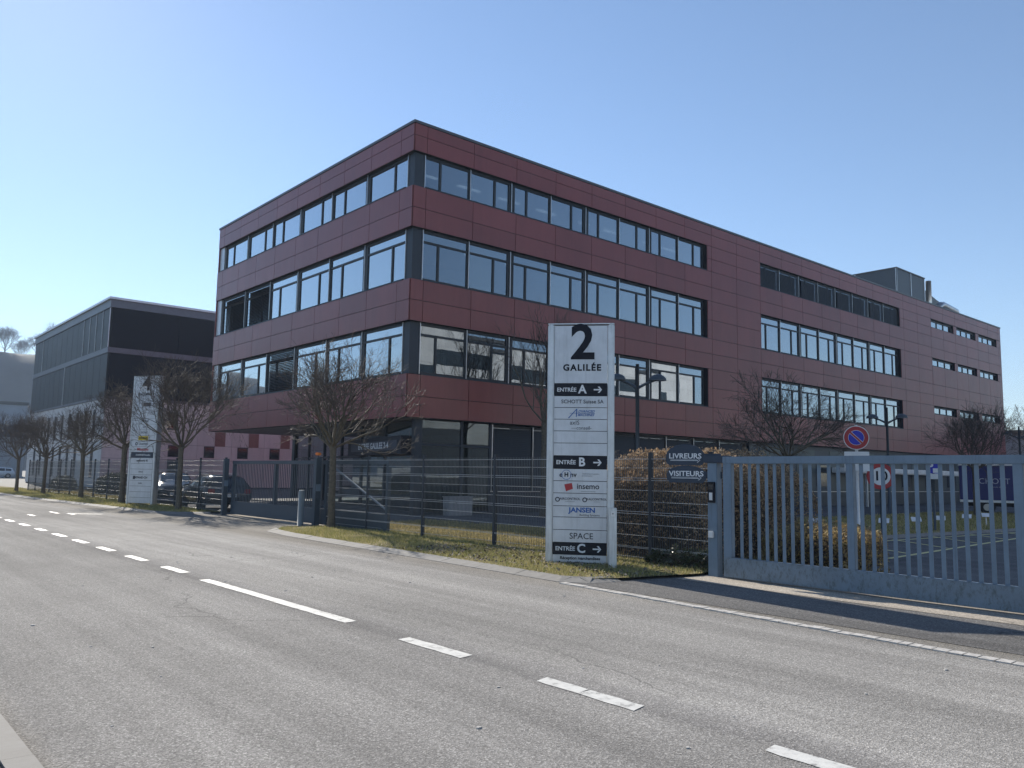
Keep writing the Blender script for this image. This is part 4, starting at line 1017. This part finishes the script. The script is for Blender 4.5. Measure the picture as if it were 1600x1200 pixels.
# ================================================================== BLUE DIRECTION SIGNS
def dsign(label, word, loc, rz, W, h0, h1):
    t = thing('direction_sign', label, 'sign', loc, rz, 'rounded navy direction signs')
    pts = [(-W / 2 + .05, 0), (W / 2 - .05, 0), (W / 2, .05), (W / 2, h0)]
    for i in range(1, 12):
        a = math.pi * i / 12; pts.append((W / 2 * math.cos(a), h0 + (h1 - h0) * math.sin(a)))
    pts += [(-W / 2, h0), (-W / 2, .05)]
    MB().plate(pts, -.012, .0).build('board', 'sign_navy', t); MB().box(W / 2 - .05, W / 2 + .26, .001, .03, h0 * .55, h0 * .55 + .11).build('bracket', 'sign_navy', t)
    text(word, .118, 'ink_white', t, 0, h0 * .5 + .075, -.0135, bold=.0022, sx=1.12)
    z = .075; k = MB(); k.box(-.25, .22, -.0155, -.0125, z - .004, z + .004)
    k.box(-.25, .20, -.0155, -.0125, z + .014, z + .018)
    for sg in (1, -1): k.plate([(.26, z + .006), (.25, z + .006), (.20, z + sg * .035 + .004), (.215, z + sg * .035 + .004)][::sg], -.0185, -.0158)
    k.build('arrow', 'ink_white', t); return t
dsign('navy sign reading LIVREURS with an arrow, the upper of the pair at the gate post', 'LIVREURS', (10.98, 8.32, 1.765), R(-72), .66, .14, .345)
dsign('navy sign reading VISITEURS with an arrow, the lower of the pair at the gate post', 'VISITEURS', (10.98, 8.30, 1.478), R(-72), .66, .14, .282)

# ================================================================== STREET LAMPS
def lamp_head(k_, sx):
    pass
lt = thing('street_lamp', 'double armed lamp post behind the brown hedge, beside the tall sign marked 2', 'street lamp', (19.11, 16.26, 0), R(-42), 'double armed lamps in the car park')
MB().tube([(0, 0, 0), (0, 0, 2.4), (0, 0, 5.0)], [.07, .06, .052], 12).build('pole', 'lamp_grey', lt, True)
for sx in (-1, 1):
    a = MB().tube([(0, 0, 4.26), (sx * .30, 0, 4.42), (sx * .56, 0, 4.52)], [.05, .04, .035], 8).build('arm', 'lamp_grey', lt, True)
    k = MB(); n1, n2 = 16, 6
    for j in range(n2 + 1):
        ph = j / n2 * math.pi / 2
        for i in range(n1):
            th_ = 2 * math.pi * i / n1; k.v.append((sx * .62 + .27 * math.cos(th_) * math.cos(ph), .21 * math.sin(th_) * math.cos(ph), 4.50 + .20 * math.sin(ph)))
    for j in range(n2):
        for i in range(n1): k.f.append((j * n1 + i, j * n1 + (i + 1) % n1, (j + 1) * n1 + (i + 1) % n1, (j + 1) * n1 + i)); k.mi.append(0)
    hd = k.build('lamp_head', 'lamp_grey', lt, True)
    k = MB(); k.quad(*[(sx * .62 + .255 * math.cos(2 * math.pi * i / 16), .195 * math.sin(2 * math.pi * i / 16), 4.503) for i in range(16)][::-1]); k.build('diffuser', 'lamp_glass', hd)
c = copy_tree(lt); c.location = (38.1, 17.31, 0); c.rotation_euler.z = R(-65); c['label'] = 'double armed lamp post on the lawn strip behind the speed limit sign'
c = copy_tree(lt); c.location = (55.1, 17.14, 0); c.rotation_euler.z = R(-72); c['label'] = 'dark double armed lamp post at the right edge, past the red building'

# ================================================================== TRAFFIC SIGNS
def disc(parent, x, z, r, mat, y0, y1, name, n_=32):
    return MB().plate([(x + r * math.cos(2 * math.pi * i / n_), z + r * math.sin(2 * math.pi * i / n_)) for i in range(n_)], y0, y1).build(name, mat, parent)
sg = thing('no_parking_sign', 'round red and blue no parking sign on a white pole behind the right gate', 'road sign', (16.55, 8.17, 0), R(-63.7))
MB().tube([(0, .03, 0), (0, .03, 2.72)], .032, 10).build('pole', 'white_paint', sg, True)
b = disc(sg, 0, 2.45, .25, 'sign_white', -.02, -.005, 'sign_face'); disc(b, 0, 2.45, .235, 'sign_red', -.024, -.0205, 'red_disc'); disc(b, 0, 2.45, .155, 'sign_white', -.028, -.0245, 'white_ring'); disc(b, 0, 2.45, .148, 'sign_blue', -.032, -.0285, 'blue_disc')
k = MB(); a = math.pi * .75; d = Vector((math.cos(a), math.sin(a))); nn = Vector((-d.y, d.x))
for w_, y0, mt in ((.026, -.0355, 'sign_white'), (.018, -.039, 'sign_red')):
    q = [Vector((0, 2.45)) + d * s1_ * .155 + nn * w_ * s2_ for s1_, s2_ in ((1, 1), (1, -1), (-1, -1), (-1, 1))]
    MB().plate([(p_.x, p_.y) for p_ in q][::-1], y0, y0 + .003).build('slash', mt, b)
MB().box(-.24, .24, -.02, -.005, 1.98, 2.16).build('supplementary_plate', 'sign_white', sg, bevel=.004)
MB().box(-.24, .24, -.02, -.005, 1.76, 1.93).build('supplementary_plate', 'sign_white', sg, bevel=.004)
s3 = thing('speed_limit_sign', 'round red edged speed limit sign reading 10 behind the gate bars', 'road sign', (16.95, 7.87, 0), R(-63.7))
MB().tube([(0, .04, 0), (0, .04, 1.9)], .03, 10).build('pole', 'lamp_grey', s3, True)
b = disc(s3, 0, 1.66, .27, 'sign_red', -.02, -.005, 'sign_face'); disc(b, 0, 1.66, .185, 'sign_white', -.024, -.0205, 'white_disc'); text('10', .27, 'ink_black', b, 0, 1.66, -.025, bold=.006)
ps = thing('parking_sign', 'small blue and white parking sign on a grey pole behind the right gate', 'road sign', (27.2, 10.95, 0), R(-68))
MB().tube([(0, .04, 0), (0, .04, 2.25)], .04, 10).build('pole', 'lamp_grey', ps, True)
b = MB().box(-.19, .19, -.02, -.005, 1.84, 2.22).build('sign_face', 'sign_blue', ps); text('P', .3, 'sign_white', b, -.07, 2.05, -.0215, bold=.012); MB().box(.0, .17, -.024, -.0205, 1.86, 2.0).build('symbol_plate', 'sign_white', b)
MB().box(-.19, .19, -.02, -.005, 1.66, 1.83).build('notice_plate', 'sign_white', ps)
# lawn info plates
pm = MB(); pm.box(-.02, .02, -.01, .01, 0, .34)
first = None
for i, (x, y_, l) in enumerate(((21.5, 11.9, 'first'), (22.7, 11.3, 'second'), (23.7, 10.95, 'third'), (25.6, 10.85, 'fourth'), (27.5, 10.9, 'fifth'), (29.9, 11.0, 'sixth'), (31.9, 11.1, 'seventh'))):
    lab = 'white slanted info plate on the shaded lawn, %s from the left' % l
    if first is None:
        first = thing('info_plate', lab, 'sign', (x, y_, .06), R(-65), 'slanted info plates on the lawn'); pm.build('stake', 'aluminium', first)
        k = MB(); k.box(-.14, .14, -.10, .10, -.006, .006); o = k.build('board', 'sign_white', first, loc=(0, -.02, .38)); o.rotation_euler = (R(38), 0, 0)
    else:
        c = copy_tree(first); c.location = (x, y_, .06); c.rotation_euler.z = R(-65 + (i * 37 % 23) - 10); c['label'] = lab
b = thing('concrete_block', 'plain grey concrete block standing by the lobby glass of the red building', 'block', (18.9, 24.9, 0)); MB().box(-.55, .55, -.2, .2, 0, .68).build('block_body', 'concrete', b, bevel=.01); MB().box(-.57, .57, -.22, .22, .683, .72).build('block_top', 'concrete', b)

# ================================================================== CARS
def car(name, label, loc, rz, paint, s=(1, 1, 1), plate_text=None, tall=0, rear_plate=True):
    t = thing(name, label, 'car', loc, rz); t.scale = s
    # stations: x, zlow, wlow, zmid, wmid, zbelt, wbelt, ztop, wtop
    hT = tall
    S = [(-2.24, .45, .70, .62, .80, .86, .78, .92, .70), (-2.16, .32, .78, .62, .87, .94, .84, 1.02, .74), (-1.86, .28, .82, .62, .90, .97, .87, 1.40 + hT, .60), (-1.2, .26, .84, .62, .91, .96, .88, 1.48 + hT, .62), (-.2, .25, .85, .62, .91, .95, .88, 1.50 + hT, .63),
         (.45, .25, .85, .62, .91, .94, .88, 1.42 + hT, .62), (1.25, .26, .84, .62, .90, .92, .85, 1.00 + hT * .3, .72), (1.75, .28, .82, .60, .89, .86, .82, .93, .68), (2.12, .32, .76, .56, .84, .74, .76, .80, .58), (2.28, .42, .60, .54, .70, .62, .62, .66, .45)]
    V = []; Fc = []
    for x, z0, w0, z1, w1, z2, w2, z3, w3 in S:
        ring_ = [(w0, z0), (w1, z1), (w2, z2), (w3, z3 - .05), (w3 * .55, z3)]
        V += [(x, -a, b_) for a, b_ in ring_] + [(x, a, b_) for a, b_ in ring_[::-1]]
    n_ = 10
    for i in range(len(S) - 1):
        for k_ in range(n_ - 1): Fc.append((i * n_ + k_, i * n_ + k_ + 1, (i + 1) * n_ + k_ + 1, (i + 1) * n_ + k_))
        Fc.append((i * n_ + n_ - 1, i * n_, (i + 1) * n_, (i + 1) * n_ + n_ - 1))
    Fc.append(tuple(range(n_))[::-1]); Fc.append(tuple((len(S) - 1) * n_ + k_ for k_ in range(n_)))
    me = bpy.data.meshes.new('body'); me.from_pydata(V, [], Fc); me.materials.append(MATS[paint]); me.polygons.foreach_set('use_smooth', [True] * len(Fc))
    bm = bmesh.new(); bm.from_mesh(me); bmesh.ops.recalc_face_normals(bm, faces=bm.faces); bm.to_mesh(me); bm.free()
    bo = obj('body', me, t)
    def lerp(a, b_, q): return a + (b_ - a) * q
    def at(x):
        for a, b_ in zip(S, S[1:]):
            if a[0] <= x <= b_[0]: q = (x - a[0]) / (b_[0] - a[0]); return [lerp(u, v, q) for u, v in zip(a, b_)]
        return S[-1]
    for sg_ in (-1, 1):
        k = MB()
        for x0, x1 in ((-1.78, -1.10), (-1.02, -.22), (-.14, .62)):
            pts = []
            for x in (x0, x1):
                a = at(x); w2, w3, z2, z3 = a[6], a[8], a[5], a[7] - .05
                for q in (.10, .84): pts.append((x, sg_ * (lerp(w2, w3, q) + .008), lerp(z2, z3, q)))
            k.quad(pts[0], pts[2], pts[3], pts[1])
        k.build('side_window', 'glass_dark', t)
    for nm, xa, xb in (('windscreen', .50, 1.20), ('rear_window', -2.12, -1.90)):
        pa, pb = at(xa), at(xb); k = MB(); e = .012
        k.quad((xa, -pa[8] * .93, pa[7] - .035 + e), (xa, pa[8] * .93, pa[7] - .035 + e), (xb, pb[8] * .93, pb[7] - .04 + e), (xb, -pb[8] * .93, pb[7] - .04 + e))
        o = k.build(nm, 'glass_dark', t); o.location = (.012 if nm == 'windscreen' else -.012, 0, .02)
    for x in (-1.42, 1.42):
        for sg_ in (-1, 1):
            wv = MB().tube([(x, sg_ * .72, .33), (x, sg_ * .93, .33)], .33, 20).build('wheel', 'tyre_rubber', t)
            MB().tube([(x, sg_ * .931, .33), (x, sg_ * .945, .33)], .20, 12).build('rim', 'wheel_alloy', wv)
    for sg_ in (-1, 1):
        MB().box(2.08, 2.22, sg_ * .66 - .14, sg_ * .66 + .14, .62, .74).build('headlight', 'headlamp_glass', t, bevel=.03)
        MB().box(-2.27, -2.15, sg_ * .68 - .12, sg_ * .68 + .12, .74, .92).build('tail_light', 'tail_lamp_red', t, bevel=.02)
        MB().box(.62, .74, sg_ * .92 - .10, sg_ * .92 + .10, .93, 1.07).build('mirror', paint, t, bevel=.03)
    MB().box(2.26, 2.30, -.38, .38, .40, .60).build('grille', 'truck_black', t)
    np_ = MB().box(-2.29, -2.265, -.26, .26, .60, .71).build('number_plate', 'sign_white', t)
    MB().box(2.30, 2.32, -.26, .26, .42, .53).build('number_plate', 'sign_white', t)
    MB().box(-1.3, .2, -.60, -.57, 1.50 + hT, 1.53 + hT).build('roof_rail', 'aluminium', t); MB().box(-1.3, .2, .57, .60, 1.50 + hT, 1.53 + hT).build('roof_rail', 'aluminium', t)
    if plate_text: text(plate_text, .10, 'ink_black', np_, -2.291, .655, 0, name='lettering', rx=R(90), rz=R(-90))
    return t
c = car('parked_car', 'dark estate car seen from behind, parked beside the left end of the smaller gate', (12.4, 32.2, 0), R(83), 'car_dark_paint', (1, .98, .93), 'VD 870974')
for o in c.children_recursive:
    if o.name.startswith('lettering'): o.location = (-2.2915, 0, .655); o.rotation_euler = (R(90), 0, R(-90))
car('parked_car', 'dark car facing the road with a gleaming headlight, half behind the tall sign marked 4', (13.7, 40.8, 0), R(-105), 'car_dark_paint', (1, 1, .95), tall=.0)
car('parked_car', 'small white car far away at the left edge', (19.6, 127.0, 0), R(175), 'car_white_paint', (.95, 1, .95))


# ================================================================== BLUE TRAILER
tr = thing('box_trailer', 'dark blue box trailer lettered SCHOTT parked at the red building\'s far end', 'trailer', (44.9, 16.8, 0), R(-69))
MB().box(0, 6.2, 0, 2.4, .72, 2.45).build('box_body', 'truck_blue', tr, bevel=.02); MB().box(-.02, 6.22, -.02, 2.42, 2.452, 2.53).build('roof_rail', 'sign_white', tr); MB().box(0, 6.2, -.015, 2.415, .60, .715).build('chassis', 'aluminium', tr)
MB().box(.3, 5.9, .5, 1.9, .40, .59).build('underframe', 'truck_black', tr)
for x in (1.2, 4.3, 5.2):
    for y_ in (.12, 2.06): wv = MB().tube([(x, y_, .36), (x, y_ + .22, .36)], .36, 18).build('wheel', 'tyre_rubber', tr); MB().tube([(x, y_ - .012, .36), (x, y_ - .001, .36)], .18, 12).build('rim', 'wheel_alloy', wv)
text('SCHOTT', .40, 'truck_lettering', tr, 1.45, 1.66, -.006, bold=.0, sx=1.0); text('glass made of ideas', .10, 'truck_lettering', tr, 1.65, 1.38, -.006)

# ================================================================== HAZE
hz = MB().box(-760, 900, -500, 900, -3, 90).build('haze', 'kerb_stone'); hz['kind'] = 'stuff'
m = bpy.data.materials.new('haze_air'); m.use_nodes = True; n = m.node_tree; n.nodes.remove(n.nodes['Principled BSDF'])
v = n.nodes.new('ShaderNodeVolumePrincipled'); v.inputs['Color'].default_value = (.66, .80, 1, 1); v.inputs['Density'].default_value = .0006; v.inputs['Anisotropy'].default_value = .0
n.links.new(v.outputs[0], n.nodes['Material Output'].inputs['Volume']); hz.data.materials.clear(); hz.data.materials.append(m)
hz['label'] = 'thin pale blue haze in the air over the whole street'; hz['category'] = 'haze'
